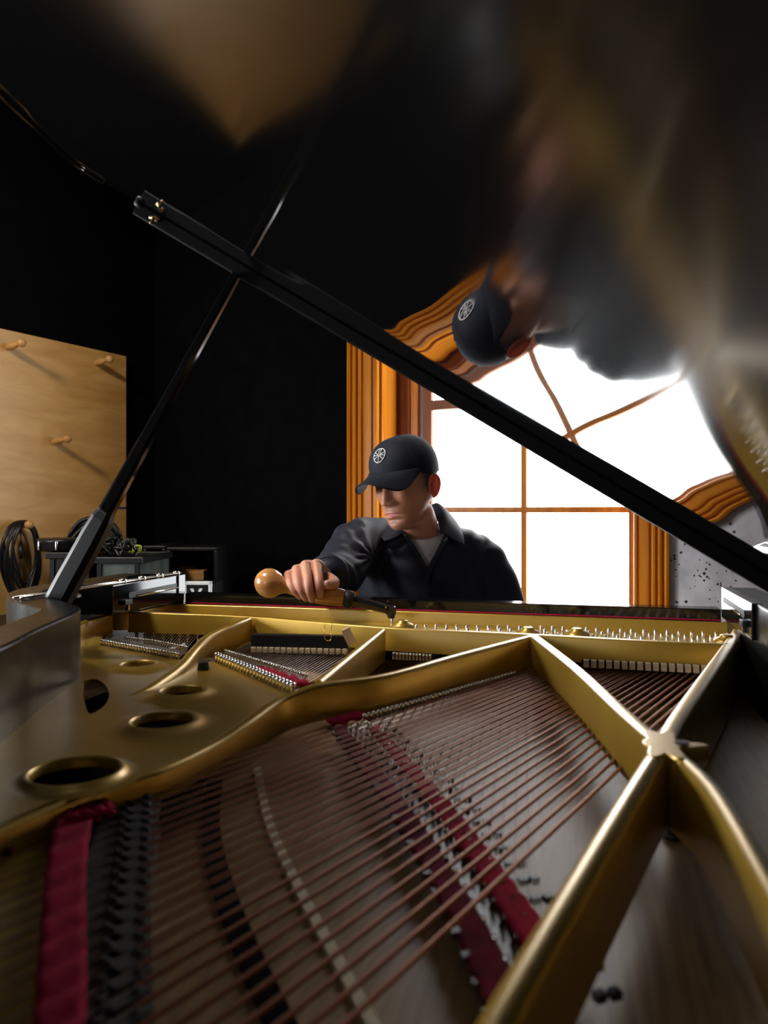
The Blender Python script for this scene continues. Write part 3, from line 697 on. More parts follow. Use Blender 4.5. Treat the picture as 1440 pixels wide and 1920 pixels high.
# the web where the struts meet, with its bolt lug
J = P(1246, 1392, -.2535); lug = P(1298, 1392, -.2535)
ring = []
JC = P(1243, 1394, -.255); ends = [P(1170, 1334, -.255), P(1264, 1352, -.255), P(1335, 1470, -.256), P(1205, 1448, -.256)]
dirs = [math.atan2((e_-JC).y, (e_-JC).x) for e_ in ends]; wp = []
for q in range(72):
    a_ = 2*math.pi*q/72
    r_ = .0205 + .030*max(math.exp(-(((a_-k_+math.pi) % (2*math.pi) - math.pi)/.30)**2) for k_ in dirs)
    wp.append((JC.x + r_*math.cos(a_), JC.y + r_*math.sin(a_)))
MB().prism(wp, JC.z-.065, JC.z+.0006).build('web', M['gold'], plate_o, bevel=.004)
d_ = (lug-J); d_.z = 0; an_ = math.atan2(d_.y, d_.x)
MB().prism([(p.x, p.y) for p in blob(J.lerp(lug, .55), .030, .011, an_)], J.z-.018, J.z-.002).build('lug', M['gold'], plate_o, bevel=.003)
MB().lathe(J.lerp(lug, .62)-Vector((0, 0, .001)), (0, 0, 1), [(0, .007), (.002, .007), (.002, .005)], 16).build('bolt', M['bluesteel'], plate_o)
# pin field floor between flange and wall, and flat under it
pf = [P(322, 1132, -.255), P(1390, 1168, -.255), P(1372, 1207, -.255), P(1000, 1189, -.255), P(720, 1175, -.255), P(465, 1155, -.255), P(243, 1147, -.255)]
MB().prism([(p.x, p.y) for p in pf], CZ+Z(-.30), CZ+Z(-.285)).build('pin_field', M['gold'], plate_o)
# tail hitch plate at the lower left
tp = [P(-240, 1640, -.33), P(0, 1556, -.33), P(62, 1534, -.33), P(88, 1560, -.33), P(98, 1700, -.33), P(90, 1960, -.33), P(60, 2300, -.33), P(-400, 2300, -.33)]
MB().prism([(p.x, p.y) for p in tp], CZ+Z(-.345), CZ+Z(-.33)).build('hitch_plate', M['gold'], plate_o, bevel=.003)
# raised bosses on the pin field and the black knob on the deck
for x_, y_ in ((755, 1168), (990, 1182), (1082, 1184), (1362, 1196)):
    c = P(x_, y_, -.258)
    MB().lathe((c.x, c.y, CZ+Z(-.285)), (0, 0, 1), [(0, .026), (.018, .025), (.024, .022), (.027, .012), (.030, .012), (.032, .008)], 20).build('boss', M['gold'], plate_o, smooth=True)
c = P(381, 1256, -.30)
MB().lathe(c, (0, 0, 1), [(0, .010), (.002, .011), (.014, .009), (.017, .006)], 8).build('rubber_knob', M['rubber'], piano)
# ---- tuning pins
pin_me = MB().tube_prof(Vector((0, 0, 0)), Vector((0, 0, 1)), [(0, .0034), (.03, .0034), (.042, .0030), (.044, .0022)], 8)
pin_me.tube([Vector((.0042*math.cos(a), .0042*math.sin(a), .012+.0012*a/3)) for a in [i*.7 for i in range(28)]], .0009, 5)
pin_me = pin_me.mesh('tuning_pin'); pin_me.materials.append(M['nickel']); pin_me.polygons.foreach_set('use_smooth', [True]*len(pin_me.polygons))
rnd = random.Random(3)
TIP = pd(735, 1160, 1.745)
for row in range(4):
    for i in range(58):
        t = (i + .25*row)/57.6
        a = along([pf[6], pf[5], pf[4], pf[3], pf[2]], t); b = along([pf[0], pf[1]], t)
        q = a.lerp(b, .16 + .17*row)
        if (q-TIP).to_2d().length < .012: continue
        top_ = lerp(.0, .020, max(0.0, min(1.0, (t-.42)/.3)))
        zt_ = CZ + Z(-.3245) + top_*K*.65 - (.010 if t < .45 else 0)
        o = copy_mesh('tuning_pin', pin_me, piano, Matrix.Translation((q.x + rnd.uniform(-.0015, .0015), q.y + rnd.uniform(-.002, .002), zt_)) @ Matrix.Rotation(rnd.uniform(-.06, .06), 4, 'X') @ Matrix.Rotation(rnd.uniform(0, 6), 4, 'Z'))
tip_pin = copy_mesh('tuning_pin', pin_me, piano, Matrix.Translation((TIP.x, TIP.y, TIP.z-.042)))
# ---- strings
def W3(x, y, z): return Vector((x*K, y*K, CZ+z*K))
s_lo, s_hi = W3(.262, 1.615, -.312), W3(-.088, 1.645, -.312)
b_lo, b_hi = W3(-.205, .29, -.322), W3(-.515, .81, -.326)
BASS = []
for i in range(27):
    t = i/26; s_ = s_lo.lerp(s_hi, t); b_ = b_lo.lerp(b_hi, t); d = (b_-s_).normalized()
    h_ = b_ + d*.15; h_.z = CZ+Z(-.326)
    perp = Vector((-d.y, d.x, 0)); thick = lerp(.0023, .0012, min(1, t*1.25))
    for off in ((0,) if i < 10 else (-.0026, .0026)):
        if i >= 10: thick = lerp(.0011, .0007, (t-.38)/.62)
        a = s_ + perp*off; b = b_ + perp*off; h2 = h_ + perp*off
        rod('copper_string', a, b - d*.012, thick, M['copper'], piano, 7)
        rod('string_end', b - d*.012, h2, thick*.55, M['steel'], piano, 5)
        BASS.append((a, b, h2, d, perp, thick))
# tenor strings running under the bass strings
te_end = [P(655, 1352, -.350), P(770, 1470, -.350), P(900, 1640, -.350), P(1010, 1775, -.350)]
for i in range(22):
    t = i/21
    s_ = P(735, 1262, -.335).lerp(P(990, 1243, -.335), t); e_ = along(te_end, t)
    for off in (-.0032, 0, .0032):
        rod('tenor_string', s_ + Vector((off, 0, 0)), e_ + Vector((off, 0, 0)), .0006, M['steel'], piano, 4)
# treble strings in the two far openings
def treble(nn, A0_, A1_, B0_, B1_, name):
    for i in range(nn):
        t = (i+.5)/nn
        rod(name, A0_.lerp(A1_, t), B0_.lerp(B1_, t), .0007, M['steel'], piano, 4)
treble(36, P(478, 1196, -.306), P(700, 1206, -.306), P(404, 1240, -.298), P(548, 1301, -.298), 'treble_string')
treble(36, P(212, 1178, -.306), P(372, 1192, -.306), P(187, 1209, -.298), P(336, 1236, -.298), 'treble_string')
# rows of hitch pins along the openings' near edges
hp = MB().tube_prof(Vector((0, 0, 0)), Vector((0, 0, 1)), [(0, .0030), (.010, .0030), (.013, .0036), (.015, .0024)], 7).mesh('hitch_pin')
hp.materials.append(M['nickel']); hp.polygons.foreach_set('use_smooth', [True]*len(hp.polygons))
def pin_row(nn, pts, z, tilt=(.5, .3), sc=1.0, name='hitch_pin', me=hp):
    for i in range(nn):
        q = along(pts, (i+.5)/nn)
        copy_mesh(name, me, piano, Matrix.Translation(q) @ Matrix.Rotation(tilt[0], 4, 'X') @ Matrix.Rotation(tilt[1], 4, 'Y') @ Matrix.Scale(sc, 4))
pin_row(25, [P(403, 1240, -.300), P(475, 1270, -.300), P(550, 1303, -.30)], -.3, sc=1.5)
pin_row(34, [P(420, 1226, -.306), P(500, 1250, -.306), P(576, 1274, -.306)], -.3, sc=.8)
pin_row(28, [P(188, 1209, -.300), P(260, 1222, -.300), P(335, 1236, -.30)], -.3, sc=1.0)
pin_row(30, [P(232, 1199, -.306), P(290, 1206, -.306), P(352, 1218, -.306)], -.3, sc=.6)
pin_row(40, [P(690, 1351, -.322), P(800, 1319, -.322), P(975, 1267, -.322)], -.3, tilt=(.9, -.5), sc=1.15)
MB().ribbon([P(405, 1232, -.307), P(480, 1258, -.307), P(562, 1289, -.307)], .05, .02).build('treble_bridge', M['dark_wood'], piano)
MB().ribbon([P(195, 1203, -.307), P(270, 1213, -.307), P(345, 1227, -.307)], .05, .02).build('treble_bridge', M['dark_wood'], piano)
# woven red felts between the treble strings
def felt(pts, wid, z_amp, nn, name, m, th=.006, zig=0.0):
    pp = spline([Vector(p) for p in pts], 10); v = []; f = []; L_ = len(pp); Wn = 6
    for i, p in enumerate(pp):
        d = pp[min(i+1, L_-1)] - pp[max(i-1, 0)]; d.z = 0; d.normalize(); nr = Vector((-d.y, d.x, 0))
        wd = wid if not isinstance(wid, (list, tuple)) else lerp(wid[0], wid[1], i/(L_-1))
        for j in range(Wn):
            u = j/(Wn-1)-.5
            zz = z_amp*math.sin(2*math.pi*nn*(i/L_) + u*3.0)
            v.append(p + nr*wd*u + d*zig*math.sin(i*1.7+j*2.1) + Vector((0, 0, zz)))
    for i in range(L_-1):
        for j in range(Wn-1):
            f.append((i*Wn+j, i*Wn+j+1, (i+1)*Wn+j+1, (i+1)*Wn+j))
    o = link(name, mesh(name, v, f), m, piano, smooth=True)
    so = o.modifiers.new('thick', 'SOLIDIFY'); so.thickness = th; so.offset = -1
    return o
felt([P(484, 1258, -.298), P(520, 1268, -.298), P(572, 1287, -.298)], .020, .003, 6, 'felt_strip', M['red_felt'])
felt([P(196, 1141, -.250), P(203, 1139, -.250), P(212, 1139, -.250)], .012, .001, 2, 'felt_strip', M['red_felt'])
# dampers in the openings
def damper_row(nn, A_, B_, h, bar):
    d = (B_-A_); L_ = d.length; d = d.normalized(); nr = Vector((-d.y, d.x, 0))
    if bar:
        MB().box(A_ + Vector((0, 0, h)), d*L_, nr*.02, (0, 0, .026)).build('damper_rail', M['satin_black'], piano, bevel=.002)
    w_ = L_/nn
    me = MB().box((-w_*.36, -.006, 0), (w_*.72, 0, 0), (0, .012, 0), (0, 0, h)).mesh('damper_felt'); me.materials.append(M['cream'])
    an = math.atan2(d.y, d.x)
    for i in range(nn):
        copy_mesh('damper_felt', me, piano, Matrix.Translation(A_ + d*w_*(i+.5)) @ Matrix.Rotation(an, 4, 'Z'))
damper_row(16, P(470, 1222, -.309), P(652, 1226, -.309), .010, True)
damper_row(16, P(1092, 1250, -.308), P(1328, 1262, -.308), .013, False)
MB().box(P(1090, 1247, -.306), P(1330, 1258, -.306)-P(1090, 1247, -.306), Vector((0, .012, 0)), (0, 0, .009)).build('damper_rail', M['dull_black'], piano)
pin_row(12, [P(735, 1236, -.309), P(810, 1240, -.309)], -.3, tilt=(0, 0), sc=.9, name='agraffe')
# ---- tenor bridge with its two red felts, seen under the bass strings
tb = [P(664, 1362, -.356), P(780, 1490, -.356), P(900, 1670, -.356), P(985, 1815, -.356), P(1040, 1930, -.356)]
MB().ribbon(spline(tb, 5), .038, .03).build('tenor_bridge', M['dark_wood'], piano)
fa = [P(632, 1368, -.354), P(740, 1510, -.354), P(850, 1690, -.354), P(925, 1840, -.354), P(965, 1940, -.354)]
fb = [P(700, 1370, -.354), P(815, 1500, -.354), P(940, 1670, -.354), P(1010, 1775, -.354)]
felt(fa, (.020, .030), .0015, 14, 'felt_strip', M['maroon_felt'])
felt(fb, (.018, .026), .0015, 14, 'felt_strip', M['red_felt'])
bpin = MB().tube_prof(Vector((0, 0, 0)), Vector((0, 0, 1)), [(0, .0022), (.010, .0022), (.011, .0014)], 6)
bpin = bpin.mesh('bridge_pin'); bpin.materials.append(M['nickel'])
for off in (-.014, .0, .014):
    pin_row(26, [p + Vector((off, off*.5, 0)) for p in tb], 0, tilt=(.2, .3+off*10), sc=1.0, name='bridge_pin', me=bpin)
blk = MB().box((-.004, -.0035, 0), (.008, 0, 0), (0, .007, 0), (0, 0, .006)).mesh('bridge_block'); blk.materials.append(M['graphite'])
for k_, off in enumerate((-.036, .034, .044)):
    for i in range(22):
        q = along(tb, (i+.5)/22) + Vector((off, off*.55, .002))
        copy_mesh('bridge_block', blk, piano, Matrix.Translation(q) @ Matrix.Rotation(.6, 4, 'Z'))
felt([P(618, 1358, -.318), P(650, 1351, -.318), P(684, 1341, -.318)], .018, .002, 3, 'felt_strip', M['red_felt'])
# ---- bass bridge (graphite) with pins, red felt and hitch pins at the tail
bb = spline([b + Vector((0, 0, -.005)) for b in (b_hi + (b_hi-b_lo)*.03, b_hi.lerp(b_lo, .35) + Vector((-.012, 0, 0)), b_hi.lerp(b_lo, .7) + Vector((-.008, 0, 0)), b_lo)], 6)
MB().ribbon(bb, .055, .045).build('bass_bridge', M['graphite'], piano)
MB().ribbon([p + Vector((-.034, -.014, -.006)) for p in bb], .014, .04).build('bridge_apron', M['dark_wood'], piano)
kn = MB().tube_prof(Vector((0, 0, 0)), Vector((0, 0, 1)), [(0, .0032), (.008, .0032), (.010, .0022)], 7).mesh('bridge_pin'); kn.materials.append(M['graphite'])
blk2 = MB().box((-.010, -.005, 0), (.020, 0, 0), (0, .010, 0), (0, 0, .007)).mesh('bridge_notch'); blk2.materials.append(M['graphite'])
hk = MB().tube_prof(Vector((0, 0, 0)), Vector((0, 0, 1)), [(0, .0030), (.012, .0030), (.014, .004), (.016, .002)], 7).mesh('hitch_pin'); hk.materials.append(M['bluesteel'])
for i, (a, b, h2, d, perp, th_) in enumerate(BASS):
    for s_, u in ((1, -.012), (-1, .012)):
        copy_mesh('bridge_pin', kn, piano, Matrix.Translation(b + d*u + perp*s_*.004 + Vector((0, 0, -.006))) @ Matrix.Rotation(.3*s_, 4, 'X'))
    copy_mesh('bridge_notch', blk2, piano, Matrix.Translation(b + perp*.006 + Vector((0, 0, -.006))) @ Matrix.Rotation(math.atan2(d.y, d.x), 4, 'Z'))
    copy_mesh('hitch_pin', hk, piano, Matrix.Translation(h2 + Vector((0, 0, -.008))) @ Matrix.Rotation(-.4, 4, 'Y'))
felt([P(172, 1512, -.320), P(140, 1548, -.320), P(124, 1640, -.320), P(118, 1760, -.320), P(112, 1900, -.320), P(100, 2060, -.320)], (.034, .027), .0030, 13, 'felt_strip', M['red_felt'], zig=.0015)
felt([P(205, 1520, -.318), P(165, 1530, -.318), P(120, 1538, -.318)], .030, .004, 4, 'felt_strip', M['red_felt'], zig=.002)
felt([P(56, 1512, -.322), P(18, 1550, -.324), P(-20, 1610, -.326)], .035, .0015, 2, 'felt_strip', M['maroon_felt'])
MB().ribbon(spline([P(190, 1560, -.372), P(175, 1700, -.372), P(180, 1930, -.372)], 4), .06, .004).build('gap_shade_strip', M['dull_black'], piano)  # black strip laid in as the shade of the gap beside the bridge
# pale inlay and a dark strip standing in for gap shade, below the strings
MB().ribbon(spline([P(482, 1438, -.374), P(505, 1540, -.374), P(560, 1662, -.374), P(640, 1810, -.374), P(705, 1925, -.374), P(790, 2060, -.374)], 6), .0095, .006).build('soundboard_inlay', M['pale_inlay'], piano)
MB().ribbon(spline([P(402, 1462, -.374), P(396, 1560, -.374), P(432, 1700, -.374), P(520, 1900, -.374), P(590, 2040, -.374)], 6), .020, .006).build('soundboard_shade_strip', M['dull_black'], piano)
# rear soundboard fittings at the right
c = P(1262, 1570, -.378); MB().lathe(c, (0, 0, 1), [(0, .012), (.006, .012), (.008, .007), (.016, .007), (.018, .004)], 14).build('nose_bolt', M['bluesteel'], piano, smooth=True)
# ---- lid
PHI = math.radians(32.0)
LX = Vector((-math.cos(PHI), 0, math.sin(PHI))); LY = Vector((0, 1, 0)); LZ = LX.cross(LY)
hinge = Vector((.4*K, 0, CZ+RIM+.006))
lid = empty('lid', hinge, parent=piano)
lid.rotation_mode = 'QUATERNION'; lid.rotation_quaternion = Matrix((LX, LY, LZ)).transposed().to_quaternion()
out_ = [(0, 1.40), (1.52, 1.40), (1.585, 1.392), (1.622, 1.362), (1.622, 1.32), (1.575, 1.235), (1.47, 1.07), (1.385, .94), (1.33, .852), (1.255, .74), (1.16, .56), (1.04, .32), (.88, .06), (.68, -.15), (.45, -.27), (.2, -.31), (0, -.31)]
cur = [Vector((a*K, b*K, 0)) for a, b in out_]
poly = cur[:2] + spline(cur[1:14], 5)[1:] + cur[14:]
lid_me = MB().prism([(p.x, p.y) for p in poly], -.022, 0).mesh('lid_panel')
link('panel', lid_me, M['lid'], lid, bevel=.006)
MB().box((.0, 1.372*K, 0), (1.50*K, 0, 0), (0, .024, 0), (0, 0, .024)).build('front_rail', M['rail_black'], lid, bevel=.003)
MB().lathe((1.44*K, 1.372*K, .010), (0, -1, 0), [(0, .005), (.004, .005), (.006, .003), (.012, .003), (.013, .002)], 12).build('latch', M['dull_brass'], lid, smooth=True)
MB().tube([Vector((1.44*K-.010, 1.372*K-.010, .006)), Vector((1.44*K+.010, 1.372*K-.010, .014))], .0032, 8).build('latch', M['dull_brass'], lid, smooth=True)
MB().lathe((1.44*K, 1.372*K-.012, .010), (0, 0, 1), [(0, .003), (.010, .003), (.012, .0045), (.014, .002)], 10).build('latch', M['dull_brass'], lid, smooth=True)
MB().lathe((1.47*K, 1.34*K, 0), (0, 0, 1), [(0, .009), (.006, .009), (.010, .006)], 12).build('buffer', M['rubber'], lid, smooth=True)
MB().tube([Vector((.012, .9*K, .0)), Vector((.012, 1.32*K, 0))], .006, 10).build('hinge', M['nickel'], lid, smooth=True)
bead = [p for p in poly if p.x > 1.2*K and p.y < 1.385*K]
MB().tube([Vector((p.x-.004, p.y, .002)) for p in bead], .0035, 10).build('edge_bead', M['lacquer'], lid, smooth=True)
# ---- lid prop: thick foot, slim stick, set square to the lid
P0 = px(112, 1120, RIM); s_ = (P0-hinge).dot(LX)
P1 = hinge + LX*s_ + Vector((0, P0.y - hinge.y, 0)); 
P1 = P1 + LZ*.021
dv = (P1-P0); Lp = dv.length; dv.normalize()
sx = LY.copy(); sy = dv.cross(sx).normalized()
prop = empty('lid_prop', P0, parent=piano)
def post(pts):                    # (share of length, half width along sx, half along sy)
    v = []; f = []
    for t, a, b in pts:
        c = dv*(Lp*t); v += [c + sx*a*x + sy*b*y for x, y in ((-1, -.55), (-.55, -1), (.55, -1), (1, -.55), (1, .55), (.55, 1), (-.55, 1), (-1, .55))]
    for i in range(len(pts)-1):
        for j in range(8):
            k = (j+1) % 8; f.append((i*8+j, i*8+k, (i+1)*8+k, (i+1)*8+j))
    f.append(tuple(range(7, -1, -1))); f.append(tuple((len(pts)-1)*8+j for j in range(8)))
    return MB().add(v, f)
post([(-.03, .015, .024), (.05, .016, .024), (.20, .016, .0225), (.255, .015, .020), (.275, .012, .016), (.28, .0118, .0155)]).build('foot', M['satin_black'], prop)
post([(.27, .0105, .0155), (.42, .0095, .0135), (.7, .0085, .010), (1.0, .0075, .0085)]).build('stick', M['lacquer'], prop)
pk = px(96, 1117, RIM)
MB().lathe((pk.x, pk.y, CZ+RIM-.003), (0, 0, 1), [(0, .055), (.0035, .055), (.0042, .052), (.0036, .050)], 28).build('prop_socket', M['bluesteel'], piano)
# ---- loose things on the plate
q = P(661, 1207, -.285)
wd_ = MB().box((-.009, -.006, 0), (.018, 0, 0), (0, .012, 0), (0, 0, .034)).build('tuning_wedge', M['wedge_wood'], None, bevel=.001, label='small wooden wedge stuck between the treble strings by a strut', cat='wedge')
wd_.matrix_world = Matrix.Translation(q) @ Matrix.Rotation(TH, 4, 'Z') @ Matrix.Rotation(-.45, 4, 'Y')
a = P(612, 1172, -.248); b = P(625, 1173, -.248)
wl = []
for i in range(9):
    an = math.pi + math.pi*i/8; wl.append(a.lerp(b, .5) + (b-a)*.5*math.cos(an) + Vector((0, 0, -.022 + .008*math.sin(an))))
nrm = Vector((0, -.012, 0))
pts = [p + nrm for p in [a + Vector((0, .0, .006))] + wl + [b + Vector((0, 0, .006))]]
MB().tube(pts, .0009, 6).build('wire_loop', M['brass'], None, smooth=True, label='thin bent wire loop hung on the gold wall below the hand', cat='wire')
# ================================================================== the tuner
# built in the camera's frame (right, forward, up from the lens), then turned into the world
BASE = cw((800-720)/F*2.24, 2.24, 0); BASE.z = 0.0
person_parts = {}
def to_local(p): return cw(p[0], p[1], p[2]) - BASE
def pc(x, y, d): return Vector(((x-720.0)/F*d, d, -(y-960.0)/F*d))     # pixel at depth, camera frame
def G(v, m, s): return np.exp(-((v-m)/s)**2)
def remesh(name, mb_, voxel, smooth=4, fac=.5):
    me = fix(mesh(name, mb_.v, mb_.f)); o = bpy.data.objects.new(name, me); COL.objects.link(o)
    r = o.modifiers.new('r', 'REMESH'); r.mode = 'VOXEL'; r.voxel_size = voxel
    if smooth:
        s = o.modifiers.new('s', 'SMOOTH'); s.factor = fac; s.iterations = smooth
    dg = bpy.context.evaluated_depsgraph_get(); ev = o.evaluated_get(dg)
    out = bpy.data.meshes.new_from_object(ev)
    bpy.data.objects.remove(o); bpy.data.meshes.remove(me)
    return out
def loft(rings, closed_ends=True):
    """rings: lists of equal length"""
    m_ = len(rings[0]); v = [p for r in rings for p in r]; f = []
    for i in range(len(rings)-1):
        for j in range(m_):
            k = (j+1) % m_; f.append((i*m_+j, i*m_+k, (i+1)*m_+k, (i+1)*m_+j))
    if closed_ends:
        f.append(tuple(range(m_-1, -1, -1))); f.append(tuple((len(rings)-1)*m_+j for j in range(m_)))
    return v, f
def limb(mb_, pts, rads, per=6, seg=20):
    pp = spline([Vector(p) for p in pts], per); rr = [r.x for r in spline([Vector((r, 0, 0)) for r in rads], per)]
    # hemispherical ends
    d0 = (pp[0]-pp[1]).normalized(); d1 = (pp[-1]-pp[-2]).normalized()
    pre = [(pp[0] + d0*rr[0]*s, rr[0]*math.sqrt(max(1-s*s, 0.02))) for s in (.97, .8, .5, .25)]
    post_ = [(pp[-1] + d1*rr[-1]*s, rr[-1]*math.sqrt(max(1-s*s, 0.02))) for s in (.25, .5, .8, .97)]
    al = pre + list(zip(pp, rr)) + post_
    return mb_.tube([a for a, b in al], [b for a, b in al], seg)

# ---------------- head and neck
HC = Vector(((761-720)/F*2.06, 2.06, (960-906)/F*2.06))
YAW, PITCH, ROLL = math.radians(180-38), math.radians(-15), math.radians(3)
HM = Matrix.Translation(HC) @ Matrix.Rotation(YAW, 4, 'Z') @ Matrix.Rotation(PITCH, 4, 'X') @ Matrix.Rotation(ROLL, 4, 'Y') @ Matrix.Scale(.965, 4)
tab = np.array([  # z, half width, front, back
    (.1165, .012, .012, -.024), (.112, .040, .040, -.050), (.102, .058, .062, -.070), (.084, .0705, .082, -.087), (.058, .0765, .0915, -.096), (.032, .0775, .0935, -.099),
    (.010, .0765, .0915, -.098), (-.010, .0750, .0905, -.094), (-.030, .0725, .0895, -.088), (-.050, .0690, .0885, -.081), (-.068, .0648, .0870, -.074), (-.084, .0590, .0860, -.070),
    (-.098, .0520, .0840, -.068), (-.108, .0455, .0800, -.067), (-.1150, .0400, .0730, -.067), (-.1195, .0420, .058, -.067), (-.124, .0480, .044, -.067), (-.132, .0530, .034, -.067), (-.150, .0555, .029, -.067), (-.180, .0580, .028, -.067), (-.215, .0640, .030, -.070)])
idx = np.linspace(0, len(tab)-1, 116)
cols = []
for c_ in range(4):
    cols.append([v.x for v in spline([Vector((t, 0, 0)) for t in tab[:, c_]], 12)])
cols = np.array(cols); pos = np.linspace(0, cols.shape[1]-1, 124)
zz, ww, ff, bb_ = [np.interp(pos, np.arange(cols.shape[1]), cols[i]) for i in range(4)]
NA = 128; ang = np.linspace(0, 2*np.pi, NA, endpoint=False)
rings = []; pig = []
def head_point(i):
    z0, w_, f_, b_ = zz[i], ww[i], ff[i], bb_[i]
    n_ = 2.35 if z0 > -.118 else 2.0
    ca, sa = np.cos(ang), np.sin(ang)
    x = w_*np.sign(ca)*np.abs(ca)**(2/n_)
    mid = 0.0 if z0 > -.12 else (f_+b_)/2
    mid = -.012
    y = np.where(sa >= 0, mid + (f_-mid)*np.abs(sa)**(2/n_), mid + (b_-mid)*np.abs(sa)**(2/2.0))
    ax_ = np.abs(x); front = 1/(1+np.exp(-(y-.035)/.008))
    d = np.zeros_like(x); z = np.full_like(x, z0)
    # nose
    h = np.interp(z0, [-.047, -.042, -.037, -.030, -.02, .0, .02, .032, .05], [0, .006, .022, .0285, .0245, .015, .007, .003, 0])
    wd = np.interp(z0, [-.045, -.03, -.02, .0, .03], [.013, .0125, .0105, .0095, .012])
    d += h*np.exp(-(ax_/wd)**2.4)
    d += .013*G(ax_, .0158, .0058)*G(z0, -.0325, .0072)
    d -= .015*G(ax_, .031, .014)*G(z0, .013, .012)
    d += .0075*G(ax_, .031, .0105)*G(z0, .008, .0065)
    d -= .003*G(ax_, .031, .011)*G(z0, .0035, .0016)
    d += .006*G(ax_, .027, .020)*G(z0, .031, .008)
    d += .0065*G(ax_, .046, .016)*G(z0, -.016, .016)
    d -= .003*G(ax_, .045, .016)*G(z0, -.052, .018)
    d += .006*G(x, 0, .030)*G(z0, -.062, .020)
    zl = z0 + 5.0*x*x
    d += .0066*G(x, 0, .021)*G(zl, -.0595, .0045)*(1-.3*G(x, 0, .004))
    d -= .0080*G(x, 0, .026)*G(zl, -.0660, .0024)
    d += .0085*G(x, 0, .016)*G(zl, -.0730, .0052)
    d -= .0065*G(x, 0, .020)*G(z0, -.0835, .0055)
    d += .0065*G(x, 0, .020)*G(z0, -.100, .0105)
    d += .004*G(x, 0, .006)*G(z0, -.047, .004)*0
    y2 = y + d*front
    # jaw and neck rise towards the back
    kz = np.interp(z0, [-.215, -.15, -.125, -.10, -.06, -.02], [.10, .28, .34, .36, .16, 0.0])
    z = z + kz*np.clip(.060 - y, 0, None)*1.18
    # pigment
    base = np.array([.62, .28, .17]); P_ = np.tile(base, (NA, 1))
    lip = np.clip((G(x, 0, .020)**.6)*(G(zl, -.0660, .0105)**2.0), 0, 1)*front
    P_ = P_*(1-lip[:, None]*.85) + np.array([.60, .20, .18])*(lip[:, None]*.85)
    beard = (np.clip(G(z0, -.0505, .0055)*G(x, 0, .024)*1.25 + G(z0, -.0845, .005)*G(x, 0, .012)*.9 + G(z0, -.100, .018)*G(ax_, 0, .035)*.55 + G(z0, -.085, .03)*(ax_ > .035)*.25, 0, 1))*front*.55
    P_ = P_*(1-beard[:, None]) + np.array([.10, .07, .06])*beard[:, None]
    brow = np.clip(G(z0, .0305, .0042)*((ax_ > .012) & (ax_ < .050)), 0, 1)*front*.9
    lash = np.clip(G(z0, .0045, .0030)*((ax_ > .018) & (ax_ < .044)), 0, 1)*front*.9
    nost = np.clip(G(ax_, .0085, .0042)*G(z0, -.0415, .0026), 0, 1)*front*.85
    dk = np.maximum(np.maximum(brow, lash), nost)
    P_ = P_*(1-dk[:, None]) + np.array([.015, .011, .01])*dk[:, None]
    side = np.clip((z0 > -.035)*G(y, .004, .030)*(ax_ > .050)*.92*np.clip((z0+.040)/.03, 0, 1), 0, 1)
    P_ = P_*(1-side[:, None]) + np.array([.05, .036, .03])*side[:, None]
    cheek = G(ax_, .045, .02)*G(z0, -.025, .02)*front*.3
    P_ = P_*(1-cheek[:, None]) + np.array([.52, .19, .13])*cheek[:, None]
    return np.stack([x, y2, z], 1), P_
NECK = Vector(((797-720)/F*2.17, 2.17, (960-1000)/F*2.17))          # pit of the neck, camera frame
body_v, body_f, body_c = [], [], []
ringpts = []
TM = Matrix.Translation(NECK + Vector((0, .02, .125))) @ Matrix.Rotation(math.radians(180-8), 4, 'Z')
for i in range(len(zz)):
    pts_, P_ = head_point(i)
    wgt = float(np.clip((zz[i] + .205)/.085, 0, 1)); wgt = wgt*wgt*(3-2*wgt)
    out = []
    for p in pts_:
        q = Vector(p); a = HM @ q
        if wgt < 1: a = a*wgt + (TM @ q)*(1-wgt)
        out.append(a)
    ringpts.append(out); body_c += [tuple(c) for c in P_]
# chest and trunk below the neck, under the clothes
for (y_, cx, a_, b_, d_) in ((1004, 797, .085, .072, 2.19), (1012, 797, .125, .085, 2.20), (1035, 797, .150, .100, 2.21), (1080, 797, .160, .108, 2.22), (1150, 799, .160, .11, 2.235), (1250, 800, .155, .115, 2.25), (1360, 800, .17, .12, 2.27), (1430, 800, .16, .12, 2.28)):
    c = pc(cx, y_, d_)
    ringpts.append([c + Vector((-a_*math.cos(t), -b_*math.sin(t), 0)) for t in ang])
    body_c += [(.50, .235, .145)]*NA
v_, f_ = loft(ringpts); body_v += v_; body_f += f_
